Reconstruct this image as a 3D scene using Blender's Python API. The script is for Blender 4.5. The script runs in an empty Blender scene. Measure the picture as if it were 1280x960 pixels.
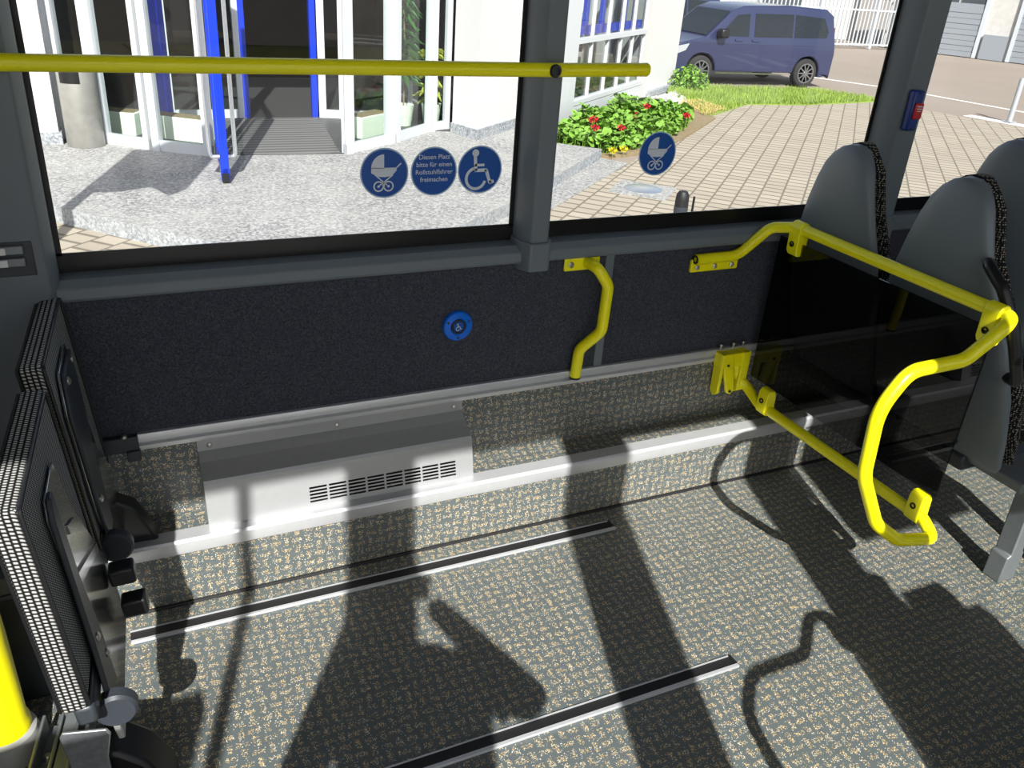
import bpy, bmesh, math, random
from mathutils import Vector, Matrix, Euler
random.seed(7)
SC = bpy.context.scene
COL = SC.collection
PI = math.pi
R = math.radians
G = -0.95      # street level
P = -0.80      # porch level

# ---------------------------------------------------------------- materials
def nt(name):
    m = bpy.data.materials.new(name); m.use_nodes = True
    t = m.node_tree; t.nodes.clear()
    return m, t
def N(t, kind, ins=None, **props):
    n = t.nodes.new(kind)
    for k, v in props.items(): setattr(n, k, v)
    for k, v in (ins or {}).items():
        s = n.inputs[k]
        if isinstance(v, bpy.types.NodeSocket): t.links.new(v, s)
        else: s.default_value = v
    return n
def M(t, op, a, b=None, c=None, clamp=False):
    ins = {0: a}
    if b is not None: ins[1] = b
    if c is not None: ins[2] = c
    return N(t, 'ShaderNodeMath', ins, operation=op, use_clamp=clamp).outputs[0]
def MIX(t, f, a, b):
    n = t.nodes.new('ShaderNodeMix'); n.data_type = 'RGBA'
    for s, v in ((n.inputs[0], f), (n.inputs[6], a), (n.inputs[7], b)):
        if isinstance(v, bpy.types.NodeSocket): t.links.new(v, s)
        else: s.default_value = v if not isinstance(v, tuple) or len(v) == 4 else (*v, 1)
    return n.outputs[2]
def out(t, sh): N(t, 'ShaderNodeOutputMaterial', {0: sh})
def coord(t, kind='Object'):
    return N(t, 'ShaderNodeTexCoord').outputs[kind]
def xyz(t, v):
    s = N(t, 'ShaderNodeSeparateXYZ', {0: v}); return s.outputs[0], s.outputs[1], s.outputs[2]
def comb(t, x, y, z=0.0):
    return N(t, 'ShaderNodeCombineXYZ', {0: x, 1: y, 2: z}).outputs[0]
def noise(t, v, sc, det=2.0, rough=.5):
    return N(t, 'ShaderNodeTexNoise', {'Vector': v, 'Scale': sc, 'Detail': det, 'Roughness': rough}).outputs[0]
def ramp(t, f, lo, hi):
    return N(t, 'ShaderNodeMapRange', {0: f, 1: lo, 2: hi, 3: 0.0, 4: 1.0}).outputs[0]
def bump(t, h, s, d=.002):
    return N(t, 'ShaderNodeBump', {'Strength': s, 'Distance': d, 'Height': h}).outputs[0]
def bsdf(t, col, rough=.5, metal=0.0, normal=None, spec=.5, **kw):
    ins = {'Base Color': col if not isinstance(col, tuple) or len(col) == 4 else (*col, 1), 'Roughness': rough, 'Metallic': metal, 'Specular IOR Level': spec}
    if normal is not None: ins['Normal'] = normal
    ins.update(kw)
    return N(t, 'ShaderNodeBsdfPrincipled', ins).outputs[0]
def simple(name, col, rough=.5, metal=0.0, var=.12, sc=40, bs=0.0, spec=.5, **kw):
    m, t = nt(name); c = coord(t)
    f = noise(t, c, sc, 4)
    d = tuple(x * (1 - var) for x in col); l = tuple(min(1, x * (1 + var)) for x in col)
    out(t, bsdf(t, MIX(t, f, d, l), rough, metal, bump(t, f, bs) if bs else None, spec, **kw))
    return m
def glassmat(name, tint, refl=1.0):
    m, t = nt(name)
    tr = N(t, 'ShaderNodeBsdfTransparent', {0: (*tint, 1)}).outputs[0]
    gl = N(t, 'ShaderNodeBsdfGlossy', {'Roughness': .0, 'Color': (1, 1, 1, 1)}).outputs[0]
    fr = M(t, 'MULTIPLY', N(t, 'ShaderNodeFresnel', {0: 1.5}).outputs[0], refl)
    fr = M(t, 'MULTIPLY', fr, M(t, 'SUBTRACT', 1.0, N(t, 'ShaderNodeNewGeometry').outputs['Backfacing']))
    out(t, N(t, 'ShaderNodeMixShader', {0: fr, 1: tr, 2: gl}).outputs[0])
    return m

def floor_mat():
    m, t = nt('speckled_vinyl'); c = coord(t); x, y, z = xyz(t, c)
    wob = noise(t, c, 60, 2)
    wob2 = noise(t, N(t, 'ShaderNodeVectorMath', {0: c, 1: (3.1, 1.7, .4)}).outputs[0], 60, 2)
    S = .0285
    u = M(t, 'DIVIDE', M(t, 'ADD', x, M(t, 'MULTIPLY', M(t, 'SUBTRACT', wob, .5), .014)), S)
    v = M(t, 'DIVIDE', M(t, 'ADD', M(t, 'ADD', y, z), M(t, 'MULTIPLY', M(t, 'SUBTRACT', wob2, .5), .014)), S)
    par = M(t, 'MODULO', M(t, 'ADD', M(t, 'ADD', M(t, 'FLOOR', u), M(t, 'FLOOR', v)), 2000.0), 2.0)
    fu = M(t, 'ABSOLUTE', M(t, 'SUBTRACT', M(t, 'FRACT', u), .5)); fv = M(t, 'ABSOLUTE', M(t, 'SUBTRACT', M(t, 'FRACT', v), .5))
    par = M(t, 'GREATER_THAN', par, .5)
    a = M(t, 'ADD', M(t, 'MULTIPLY', fu, par), M(t, 'MULTIPLY', fv, M(t, 'SUBTRACT', 1.0, par)))   # across
    b = M(t, 'ADD', M(t, 'MULTIPLY', fv, par), M(t, 'MULTIPLY', fu, M(t, 'SUBTRACT', 1.0, par)))   # along
    dash = M(t, 'MULTIPLY', ramp(t, a, .28, .16), ramp(t, b, .52, .40))
    vo = N(t, 'ShaderNodeTexVoronoi', {'Vector': c, 'Scale': 430.0}, feature='F1')
    rx, ry, rz = xyz(t, vo.outputs['Color'])
    big = M(t, 'LESS_THAN', vo.outputs['Distance'], .52)
    gold = M(t, 'MULTIPLY', M(t, 'LESS_THAN', rx, M(t, 'ADD', M(t, 'MULTIPLY', dash, .55), .014)), big)
    white = M(t, 'MULTIPLY', M(t, 'LESS_THAN', ry, M(t, 'ADD', M(t, 'MULTIPLY', dash, .05), .028)), big)
    base = MIX(t, noise(t, c, 25, 4), (.082, .100, .102), (.118, .137, .134))
    gcol = MIX(t, rz, (.46, .30, .12), (.74, .59, .34))
    col = MIX(t, gold, base, gcol); col = MIX(t, white, col, (.70, .70, .66))
    out(t, bsdf(t, col, .38, 0, bump(t, noise(t, c, 350, 2), .15, .001), .45))
    return m
def carpet_mat(name='wall_carpet', k=1.0):
    m, t = nt(name); c = coord(t)
    f = noise(t, c, 260, 3, .7); g = noise(t, c, 45, 3)
    col = MIX(t, ramp(t, f, .35, .7), (.024 * k, .027 * k, .036 * k), (.098 * k, .104 * k, .124 * k))
    col = MIX(t, ramp(t, g, .3, .7), col, MIX(t, .5, col, (.045 * k, .05 * k, .07 * k)))
    out(t, bsdf(t, col, .95, 0, bump(t, f, .7, .003), .1))
    return m
def check_mat(name, p, dark, light, mode='edge'):
    m, t = nt(name); c = coord(t); x, y, z = xyz(t, c)
    if mode == 'edge': u, v = M(t, 'DIVIDE', x, p * 1.25), M(t, 'DIVIDE', M(t, 'ADD', y, z), p)
    elif mode == 'face': u, v = M(t, 'DIVIDE', y, p), M(t, 'DIVIDE', z, p)
    else: u, v = M(t, 'DIVIDE', M(t, 'ADD', x, y), p), M(t, 'DIVIDE', z, p)
    v = M(t, 'ADD', v, M(t, 'MULTIPLY', M(t, 'FRACT', u), .35))
    fu = M(t, 'ABSOLUTE', M(t, 'SUBTRACT', M(t, 'FRACT', M(t, 'ADD', u, 50)), .5))
    fv = M(t, 'ABSOLUTE', M(t, 'SUBTRACT', M(t, 'FRACT', M(t, 'ADD', v, 50)), .5))
    s = M(t, 'MULTIPLY', ramp(t, fu, .40, .20), ramp(t, fv, .37, .15))
    n = noise(t, c, 600, 2)
    col = MIX(t, M(t, 'MULTIPLY', s, M(t, 'ADD', .6, M(t, 'MULTIPLY', n, .7))), dark, light)
    out(t, bsdf(t, col, .9, 0, bump(t, s, .5, .002), .15))
    return m
def dot_mat(name):
    m, t = nt(name); c = coord(t)
    vo = N(t, 'ShaderNodeTexVoronoi', {'Vector': c, 'Scale': 175.0, 'Randomness': .35}, feature='F1')
    f = ramp(t, vo.outputs['Distance'], .42, .22)
    out(t, bsdf(t, MIX(t, f, (.010, .010, .011), (.42, .38, .31)), .9, 0, bump(t, f, .4, .002), .15)); return m
def granite_mat(name='pale_granite', lo=(.13, .13, .135), hi=(.47, .46, .44)):
    m, t = nt(name); c = coord(t)
    a = noise(t, c, 38, 5, .8); b = noise(t, c, 1.3, 3)
    vo = N(t, 'ShaderNodeTexVoronoi', {'Vector': c, 'Scale': 45.0}).outputs['Color']; r, _, _ = xyz(t, vo)
    col = MIX(t, ramp(t, M(t, 'ADD', M(t, 'MULTIPLY', a, .7), M(t, 'MULTIPLY', r, .3)), .35, .68), lo, hi)
    col = MIX(t, ramp(t, b, .3, .75), col, MIX(t, .5, col, (.42, .41, .38)))
    x, y, z = xyz(t, c)   # slab joints along the facade direction
    w = M(t, 'SUBTRACT', M(t, 'MULTIPLY', y, .73), M(t, 'MULTIPLY', x, .68))
    j = M(t, 'LESS_THAN', M(t, 'ABSOLUTE', M(t, 'SUBTRACT', M(t, 'FRACT', M(t, 'DIVIDE', w, 1.2)), .5)), .0035)
    col = MIX(t, M(t, 'MULTIPLY', j, .35), col, (.2, .19, .18))
    out(t, bsdf(t, col, .7, 0, bump(t, a, .15, .003), .3))
    return m
def paver_mat():
    m, t = nt('beige_pavers'); c = coord(t)
    mp = N(t, 'ShaderNodeMapping', {'Vector': c, 'Rotation': (0, 0, R(-44.3))}).outputs[0]
    x, y, z = xyz(t, mp)
    rw = M(t, 'DIVIDE', M(t, 'ADD', y, 200.0), .26); row = M(t, 'FLOOR', rw)
    cl = M(t, 'ADD', M(t, 'DIVIDE', M(t, 'ADD', x, 200.0), .21), M(t, 'MULTIPLY', M(t, 'MODULO', row, 2.0), .5)); bl = M(t, 'FLOOR', cl)
    jr = ramp(t, M(t, 'ABSOLUTE', M(t, 'SUBTRACT', M(t, 'FRACT', rw), .5)), .44, .475)
    jc = ramp(t, M(t, 'ABSOLUTE', M(t, 'SUBTRACT', M(t, 'FRACT', cl), .5)), .35, .46)
    jo = M(t, 'MAXIMUM', jr, jc)
    rn = N(t, 'ShaderNodeTexWhiteNoise', {'Vector': comb(t, row, bl)}, noise_dimensions='2D').outputs['Value']
    n = noise(t, c, 18, 4, .6); l = noise(t, c, .6, 3)
    col = MIX(t, M(t, 'ADD', M(t, 'MULTIPLY', rn, .6), M(t, 'MULTIPLY', n, .4)), (.33, .285, .225), (.44, .385, .305))
    col = MIX(t, M(t, 'MULTIPLY', ramp(t, l, .4, .75), .35), col, (.36, .31, .25))
    col = MIX(t, M(t, 'MULTIPLY', jo, .85), col, (.12, .105, .08))
    out(t, bsdf(t, col, .85, 0, bump(t, jo, -.5, .01), .2))
    return m
def asphalt_mat():
    m, t = nt('weathered_asphalt'); c = coord(t)
    a = noise(t, c, 40, 5, .7); b = noise(t, c, .5, 4)
    col = MIX(t, a, (.22, .18, .148), (.33, .28, .235)); col = MIX(t, ramp(t, b, .35, .7), col, (.30, .25, .21))
    out(t, bsdf(t, col, .9, 0, bump(t, a, .3, .005), .2)); return m
def brushed(name, col=(.62, .62, .62), rough=.3, sx=2, sz=160):
    m, t = nt(name); c = coord(t)
    mp = N(t, 'ShaderNodeMapping', {'Vector': c, 'Scale': (sx, sz, sz)}).outputs[0]
    f = noise(t, mp, 1.0, 4, .6); g = noise(t, c, 9, 3)
    d = tuple(q * .82 for q in col)
    rg = M(t, 'ADD', rough - .06, M(t, 'MULTIPLY', g, .14))
    out(t, bsdf(t, MIX(t, f, d, col), rg, 1.0, bump(t, f, .06, .001))); return m
def ridged(name, col, n):
    m, t = nt(name); c = coord(t); x, y, z = xyz(t, c)
    w = M(t, 'FRACT', M(t, 'MULTIPLY', y, n)); f = ramp(t, M(t, 'ABSOLUTE', M(t, 'SUBTRACT', w, .5)), .15, .3)
    out(t, bsdf(t, MIX(t, f, tuple(q * .5 for q in col), col), .8, 0, bump(t, f, .6, .006), .2)); return m

MT = dict(
    floor=floor_mat(), carpet=carpet_mat(), plastic=simple('slate_trim_plastic', (.140, .163, .182), .48, var=.06, sc=8),
    shell=simple('seat_shell_plastic', (.160, .186, .205), .42, var=.05, sc=6, bs=.02),
    dark=simple('dark_painted_steel', (.035, .041, .050), .42, var=.1), black=simple('black_plastic', (.008, .008, .009), .4),
    frit=simple('black_glass_border', (.004, .004, .004), .35), rubber=simple('black_rubber', (.010, .010, .011), .55),
    yellow=simple('yellow_powder_coat', (.97, .89, .006), .30, var=.05, sc=12), yscrew=simple('zinc_bolt', (.55, .54, .50), .35, 1.0),
    alu=simple('satin_aluminium', (.62, .63, .64), .36, .45, var=.06, sc=30), steel=simple('brushed_stainless', (.40, .41, .41), .42, .45, var=.05, sc=60),
    mirror=brushed('polished_stainless', (.62, .63, .63), .16), zinc=simple('galvanised_steel', (.50, .53, .56), .38, .85, var=.35, sc=90),
    greycast=simple('grey_cast_base', (.42, .42, .40), .5), bracket=simple('grey_bracket', (.22, .24, .25), .45, .5),
    checkedge=check_mat('checked_seat_edge', .0074, (.008, .008, .008), (.55, .55, .52), 'edge'),
    checkface=check_mat('fine_checked_weave', .0056, (.025, .025, .027), (.62, .63, .62), 'face'),
    seatfab=dot_mat('dotted_seat_fabric'),
    blue=simple('sign_blue', (.0, .075, .36), .4, var=.04), signwhite=simple('sign_grey_white', (.66, .71, .80), .45, var=.04), signring=simple('sign_pale_ring', (.42, .55, .72), .45, var=.04),
    btnblue=simple('button_blue', (.0, .14, .72), .32, var=.05), red=simple('red_plastic', (.55, .012, .02), .3), holder=simple('holder_blue', (.006, .035, .22), .35),
    glass=glassmat('window_glass', (.955, .965, .96), .6), smoked=glassmat('smoked_acrylic', (.30, .30, .31), .6), fglass=glassmat('facade_glass', (.92, .95, .94), 1.0),
    carglass=simple('dark_car_glass', (.012, .016, .020), .22, spec=.5), ceiling=simple('dim_ceiling', (.13, .13, .135), .6), shellout=simple('bus_body_white', (.7, .7, .7), .4),
    granite=granite_mat(), riser=granite_mat('blue_grey_granite', (.13, .15, .18), (.44, .46, .48)), pavers=paver_mat(), asphalt=asphalt_mat(),
    plaster=simple('white_plaster', (.58, .575, .565), .85, var=.06, sc=60, bs=.25), frame=simple('white_window_frame', (.56, .575, .60), .4, var=.03),
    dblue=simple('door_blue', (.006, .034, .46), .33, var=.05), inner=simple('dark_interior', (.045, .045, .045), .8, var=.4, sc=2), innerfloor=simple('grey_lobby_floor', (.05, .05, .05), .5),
    mat=ridged('ribbed_entrance_mat', (.17, .17, .165), 7), planter=simple('pale_green_planter', (.78, .86, .70), .5), bin=simple('dull_steel_bin', (.33, .32, .29), .45, .5, var=.2, sc=12),
    leaf=simple('geranium_leaf', (.16, .31, .04), .55, var=.5, sc=9), yleaf=simple('variegated_leaf', (.42, .44, .07), .55, var=.5, sc=12), leafdark=simple('indoor_leaf', (.05, .15, .03), .5, var=.5, sc=14), petal=simple('red_petal', (.72, .02, .05), .5), ypetal=simple('yellow_petal', (.85, .70, .02), .5),
    grass=simple('lawn_blade', (.21, .30, .045), .7, var=.5, sc=1.2), soil=simple('dry_soil', (.24, .18, .10), .95, var=.4, sc=14), straw=simple('dry_straw', (.62, .42, .17), .9, var=.3, sc=30), stone=simple('pale_gravel', (.50, .49, .47), .85, var=.35, sc=20),
    vanpaint=simple('van_blue_paint', (.026, .033, .085), .3, .2, var=.06, sc=3, **{'Coat Weight': .6}), tyre=simple('tyre_rubber', (.02, .02, .02), .8), rim=simple('alloy_rim', (.32, .33, .34), .3, .9), chrome=simple('bright_trim', (.75, .76, .78), .15, 1.0), lamp=simple('clear_lamp', (.45, .47, .5), .1, .3), redlamp=simple('red_tail_lamp', (.35, .01, .01), .15),
    fence=simple('pale_grey_fence', (.46, .49, .52), .5), garage=simple('grey_roller_slats', (.24, .26, .285), .45), garagepane=simple('garage_pane', (.06, .07, .08), .1), warehouse=simple('white_brick_pier', (.48, .465, .44), .9, var=.2, sc=6, bs=.3), roadline=simple('white_road_paint', (.75, .74, .72), .8), post=simple('grey_post', (.42, .44, .47), .45, .4), lid=simple('polished_lid', (.75, .77, .80), .3, .9),
    skin=simple('skin', (.55, .34, .25), .55), cloth=simple('dark_jacket', (.04, .045, .06), .9, bs=.2, sc=120),
)

# ---------------------------------------------------------------- mesh helpers
class MB:
    def __init__(s): s.bm = bmesh.new()
    def face(s, vs, smooth=False):
        try:
            f = s.bm.faces.new(vs); f.smooth = smooth; return f
        except ValueError: return None
    def box(s, x0, x1, y0, y1, z0, z1, T=None):
        T = T or Matrix()
        v = [s.bm.verts.new(T @ Vector((x, y, z))) for x in (x0, x1) for y in (y0, y1) for z in (z0, z1)]
        for q in ((0, 1, 3, 2), (4, 6, 7, 5), (0, 4, 5, 1), (2, 3, 7, 6), (0, 2, 6, 4), (1, 5, 7, 3)): s.face([v[i] for i in q])
        return s
    def prism(s, pts, vec, smooth=False):
        """pts: planar 3D polygon, extruded by vec"""
        vec = Vector(vec)
        a = [s.bm.verts.new(Vector(p)) for p in pts]; b = [s.bm.verts.new(Vector(p) + vec) for p in pts]
        s.face(a[::-1]); s.face(b)
        n = len(a)
        for i in range(n): s.face([a[i], a[(i + 1) % n], b[(i + 1) % n], b[i]], smooth)
        return s
    def tube(s, pts, r, n=14, cap=True, rs=None):
        pts = [Vector(p) for p in pts]
        T = [(pts[min(i + 1, len(pts) - 1)] - pts[max(i - 1, 0)]).normalized() for i in range(len(pts))]
        up = Vector((0, 0, 1)) if abs(T[0].z) < .9 else Vector((1, 0, 0))
        nrm = T[0].cross(up).normalized(); rings = []
        for i, p in enumerate(pts):
            if i: 
                nrm = nrm - T[i] * nrm.dot(T[i]); nrm.normalize()
            b = T[i].cross(nrm); rr = rs[i] if rs else r
            rings.append([s.bm.verts.new(p + (nrm * math.cos(2 * PI * k / n) + b * math.sin(2 * PI * k / n)) * rr) for k in range(n)])
        for A, B in zip(rings, rings[1:]):
            for k in range(n): s.face([A[k], A[(k + 1) % n], B[(k + 1) % n], B[k]], True)
        if cap: s.face(rings[0][::-1]); s.face(rings[-1])
        return s
    def lathe(s, prof, c, axis=(0, 0, 1), n=24):
        """prof: list of (radius, height) along axis from point c"""
        q = Vector((0, 0, 1)).rotation_difference(Vector(axis).normalized()); c = Vector(c); rings = []
        for r, h in prof:
            if r < 1e-6: rings.append([s.bm.verts.new(c + q @ Vector((0, 0, h)))])
            else: rings.append([s.bm.verts.new(c + q @ Vector((r * math.cos(2 * PI * k / n), r * math.sin(2 * PI * k / n), h))) for k in range(n)])
        for A, B in zip(rings, rings[1:]):
            for k in range(n):
                k2 = (k + 1) % n
                if len(A) == 1 and len(B) > 1: s.face([A[0], B[k2], B[k]][::-1], True)
                elif len(B) == 1 and len(A) > 1: s.face([A[k], A[k2], B[0]], True)
                elif len(A) > 1: s.face([A[k], A[k2], B[k2], B[k]], True)
        if len(rings[0]) > 1: s.face(rings[0][::-1])
        if len(rings[-1]) > 1: s.face(rings[-1])
        return s
    def loft(s, rings, cap=True, smooth=True):
        V = [[s.bm.verts.new(Vector(p)) for p in r] for r in rings]; n = len(V[0])
        for A, B in zip(V, V[1:]):
            for k in range(n): s.face([A[k], A[(k + 1) % n], B[(k + 1) % n], B[k]], smooth)
        if cap: s.face(V[0][::-1], smooth); s.face(V[-1], smooth)
        return s
    def build(s, name, mat, parent=None, bevel=0, seg=2, subsurf=0, sharp=35):
        bmesh.ops.recalc_face_normals(s.bm, faces=s.bm.faces[:])
        me = bpy.data.meshes.new(name); s.bm.to_mesh(me); s.bm.free()
        for m in (mat if isinstance(mat, (list, tuple)) else [mat]): me.materials.append(MT[m] if isinstance(m, str) else m)
        o = bpy.data.objects.new(name, me); COL.objects.link(o)
        if parent: o.parent = parent
        if bevel:
            b = o.modifiers.new('bevel', 'BEVEL'); b.width = bevel; b.segments = seg; b.limit_method = 'ANGLE'; b.angle_limit = R(40); b.harden_normals = False
        if subsurf:
            q = o.modifiers.new('sub', 'SUBSURF'); q.levels = q.render_levels = subsurf
        me.set_sharp_from_angle(angle=R(sharp))
        return o
def fillet(pts, r, n=7):
    pts = [Vector(p) for p in pts]; o = [pts[0]]
    for i in range(1, len(pts) - 1):
        p = pts[i]; a = (pts[i - 1] - p); b = (pts[i + 1] - p)
        rr = r[i] if isinstance(r, (list, tuple)) else r
        ang = a.angle(b); d = min(rr / math.tan(ang / 2), a.length * .49, b.length * .49)
        A = p + a.normalized() * d; B = p + b.normalized() * d
        for k in range(n + 1):
            u = k / n; o.append(A * (1 - u) ** 2 + p * (2 * u * (1 - u)) + B * u * u)
    o.append(pts[-1]); return o
def tag(o, label=None, cat=None, group=None, kind=None):
    if label: o['label'] = label
    if cat: o['category'] = cat
    if group: o['group'] = group
    if kind: o['kind'] = kind
    return o
def empty(name, loc=(0, 0, 0), rot=(0, 0, 0), label=None, cat=None, group=None, kind=None):
    o = bpy.data.objects.new(name, None); COL.objects.link(o); o.location = loc; o.rotation_euler = rot; o.empty_display_size = .05
    return tag(o, label, cat, group, kind)
def dup(root, loc=None, rot=None, label=None, group=None, scale=None):
    def cp(o, par):
        c = o.copy(); COL.objects.link(c); c.parent = par
        for ch in list(o.children): cp(ch, c)
        return c
    r = cp(root, None)
    if loc is not None: r.location = loc
    if rot is not None: r.rotation_euler = rot
    if scale is not None: r.scale = scale
    if label: r['label'] = label
    if group: r['group'] = group
    return r
def struct(o, label=None):
    o['kind'] = 'structure'
    if label: o['label'] = label
    return o
def text_mesh(name, body, size, T, mat, parent, depth=.0004, spacing=1.0, line=1.0, shear=0):
    cu = bpy.data.curves.new(name, 'FONT'); cu.body = body; cu.size = size; cu.align_x = 'CENTER'; cu.align_y = 'CENTER'; cu.extrude = depth
    cu.space_character = spacing; cu.space_line = line
    tmp = bpy.data.objects.new(name + '_tmp', cu); COL.objects.link(tmp)
    dg = bpy.context.evaluated_depsgraph_get(); dg.update()
    me = bpy.data.meshes.new_from_object(tmp.evaluated_get(dg)); bpy.data.objects.remove(tmp); bpy.data.curves.remove(cu)
    me.transform(T); me.materials.clear(); me.materials.append(MT[mat])
    o = bpy.data.objects.new(name, me); COL.objects.link(o); o.parent = parent
    return o

# ================================================================ BUS SHELL
X0, X1 = -2.6, 6.2       # ends of the modelled bus
YN, YS, YW, YG = -0.40, 1.853, 1.990, 2.035   # near wall, step riser, carpet wall, glass plane
ZSILL, ZTOP, ZROOF = 0.80, 2.02, 2.55

struct(MB().box(X0, X1, YN - .06, YS + .02, -.06, 0).build('floor', 'floor'), 'dark speckled vinyl bus floor with gold flecks')
mb = MB().box(X0, X1, YS, YW + .03, -.05, .197); struct(mb.build('trim_1', 'floor'), 'speckled vinyl ledge along the window wall')
# seam bead between floor and ledge
struct(MB().tube([(X0, YS - .004, .004), (X1, YS - .004, .004)], .005, 8).build('trim_2', 'rubber'), 'dark sealing bead at the foot of the ledge')
# aluminium edge profile on the ledge
pr_ = [(YS - .006, .160), (YS - .010, .178), (YS - .010, .196), (YS - .004, .203), (YS + .040, .203), (YS + .044, .198), (YS + .044, .195), (YS, .195), (YS, .160)]
mb = MB().prism([(-.18, y, z) for y, z in pr_], (X1 + .18, 0, 0)); struct(mb.build('trim_3', 'alu', bevel=.0015), 'aluminium edge strip on the ledge')

def wall_with_openings(name, y0, y1, z0, z1, openings, mat):
    """boxes around rectangular openings (xa, xb, za, zb), sorted by x"""
    mb = MB(); x = X0
    for xa, xb, za, zb in openings:
        if xa > x + 1e-4: mb.box(x, xa, y0, y1, z0, z1)
        if za > z0 + 1e-4: mb.box(xa, xb, y0, y1, z0, za)
        if zb < z1 - 1e-4: mb.box(xa, xb, y0, y1, zb, z1)
        x = xb
    if x < X1: mb.box(x, X1, y0, y1, z0, z1)
    return mb.build(name, mat)
# far side wall: carpeted below the sill, windows above
struct(MB().box(X0, X1, YW, YW + .055, -.05, ZSILL + .03).build('wall_window_side', 'carpet'), 'dark blue carpeted bus side wall under the windows')
struct(MB().box(X0, X1, YW, YW + .08, ZTOP, ZROOF).build('wall_above_windows', 'plastic'))
PILLARS = [(-.55, -.125), (.985, 1.070), (2.225, 2.350), (3.55, 3.68), (4.9, 5.02)]
# sill
sp = [(YW + .002, .799), (YW - .022, .803), (YW - .028, .812), (YW - .026, .834), (YW - .006, .850), (YW + .060, .852), (YW + .060, .799)]
struct(MB().prism([(X0, y, z) for y, z in sp], (X1 - X0, 0, 0)).build('trim_4', 'plastic', bevel=.004), 'slate grey window sill rail above the carpet')
for i, (a, b) in enumerate(PILLARS):
    yf = YW - .045
    pts = [(a, YW + .055), (a, YW - .012), (a + .018, yf), (b - .018, yf), (b, YW - .012), (b, YW + .055)]
    mb = MB().prism([(x, y, .862 if i else .30) for x, y in pts], (0, 0, ZTOP - (.85 if i else .288)))
    if i: mb.prism([(x, y, .785) for x, y in [(a - .006, YW + .055), (a - .006, YW - .018), (a + .014, yf - .008), (b - .014, yf - .008), (b + .006, YW - .018), (b + .006, YW + .055)]], (0, 0, .080))
    o = struct(mb.build(f'trim_{5 + i}', 'plastic', bevel=.005)); o['label'] = ['wide slate pillar left of the first window', 'slate pillar between the first and second window', 'slate pillar behind the passenger seats', 'slate pillar further back', 'slate pillar furthest back'][i]
for i in range(4):
    a, b = PILLARS[i][1], PILLARS[i + 1][0]
    w = struct(empty(f'window_{i + 1}', ((a + b) / 2, YG, .86)), ['large bus window beside the wheelchair bay', 'bus window behind the smoked barrier', 'bus window beside the second seat row', 'bus window further back'][i])
    cx = (a + b) / 2
    MB().box(a - cx, b - cx, -.002, .003, .0, ZTOP - .86).build('pane', 'glass', w)
    f = MB(); e = .012
    f.box(a - cx, b - cx, -.006, -.002, -.008, .036); f.box(a - cx, b - cx, -.006, -.002, ZTOP - .92, ZTOP - .86)
    f.box(a - cx, a - cx + e, -.006, -.002, .03, ZTOP - .92); f.box(b - cx - e, b - cx, -.006, -.002, .03, ZTOP - .92)
    o = f.build('black_border', 'frit', w); o['label'] = 'black painted glass border'
# roof, ends, near side
struct(MB().box(X0 - .05, X1 + .05, YN - .12, YW + .12, ZROOF, ZROOF + .06).build('ceiling', 'ceiling'))
struct(MB().box(X0 - .05, X0, YN - .1, YW + .1, -.06, ZROOF).build('wall_front_end', 'plastic'))
struct(MB().box(X1, X1 + .05, YN - .1, YW + .1, -.06, ZROOF).build('wall_rear_end', 'plastic'))
NEAR = [(-2.2, -1.35, .80, 2.16), (-1.10, -.56, 1.69, 2.34), (-.56, -.24, .0, 2.34), (-.06, .44, .0, 2.33), (.64, 1.14, .0, 2.275), (1.32, 1.39, 1.34, 2.30), (1.39, 1.54, 1.40, 1.64), (1.54, 1.61, 1.30, 1.64), (1.61, 1.88, .80, 1.64), (1.88, 2.62, .80, 2.20), (2.76, 4.1, .80, 2.16), (4.24, 5.6, .80, 2.16)]  # unseen openings, sills and headers shaped to cut the sunlight on the floor
struct(wall_with_openings('wall_door_side', YN - .06, YN, -.06, ZROOF, NEAR, 'plastic'))
for i, (a, b, za, zb) in enumerate(NEAR):
    if i in (1, 2, 3, 4) or b - a < .2: continue
    w = struct(empty(f'window_{len(PILLARS) + i}', ((a + b) / 2, YN - .04, za)))
    MB().box(a - (a + b) / 2, b - (a + b) / 2, -.0025, .0025, 0, zb - za).build('pane', 'glass', w)
# body skirt outside, below the floor on both sides
struct(MB().box(X0, X1, YW + .055, YW + .075, G + .3, .86).build('wall_outer_skin', 'shellout'))
# vinyl turned up the wall below the rail
struct(MB().box(X0, X1, YW - .004, YW + .001, .19, .405).build('wall_lower_lining', 'floor'), 'speckled vinyl lining of the wall below the aluminium rail')
# grey divider strip on the carpet, partition behind the folding seats
struct(MB().box(1.268, 1.296, YW - .006, YW + .004, .425, .80).build('trim_12', 'plastic', bevel=.002), 'vertical grey joint strip on the carpet wall')
struct(MB().box(-.52, -.47, 1.12, YW, 0, .86).build('wall_partition', 'carpet', bevel=.01), 'dark partition behind the folding seats')

# ================================================================ FLOOR AND WALL RAILS
def floor_rail(name, xa, xb, y0, y1, label):
    r = empty(name, (xa, (y0 + y1) / 2, 0), label=label, cat='rail', group=None)
    L = xb - xa; h = (y1 - y0) / 2
    MB().box(0, L, -h + .010, h - .003, .0005, .0035).build('slot_cover', 'rubber', r)
    MB().box(0, L + .004, -h, -h + .010, .0005, .0075).build('edge_strip', 'alu', r, bevel=.001)
    MB().box(0, L, h - .003, h, .0005, .006).build('edge_strip', 'alu', r)
    MB().box(L - .002, L + .006, -h + .01, h, .0005, .006).build('end_cap', 'rubber', r)
    return r
floor_rail('floor_rail', -.10, 1.262, 1.743, 1.788, 'black floor track with bright edge running close to the ledge')
floor_rail('floor_rail', -.45, 1.262, 1.143, 1.184, 'black floor track with bright edges across the middle of the floor')
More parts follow.
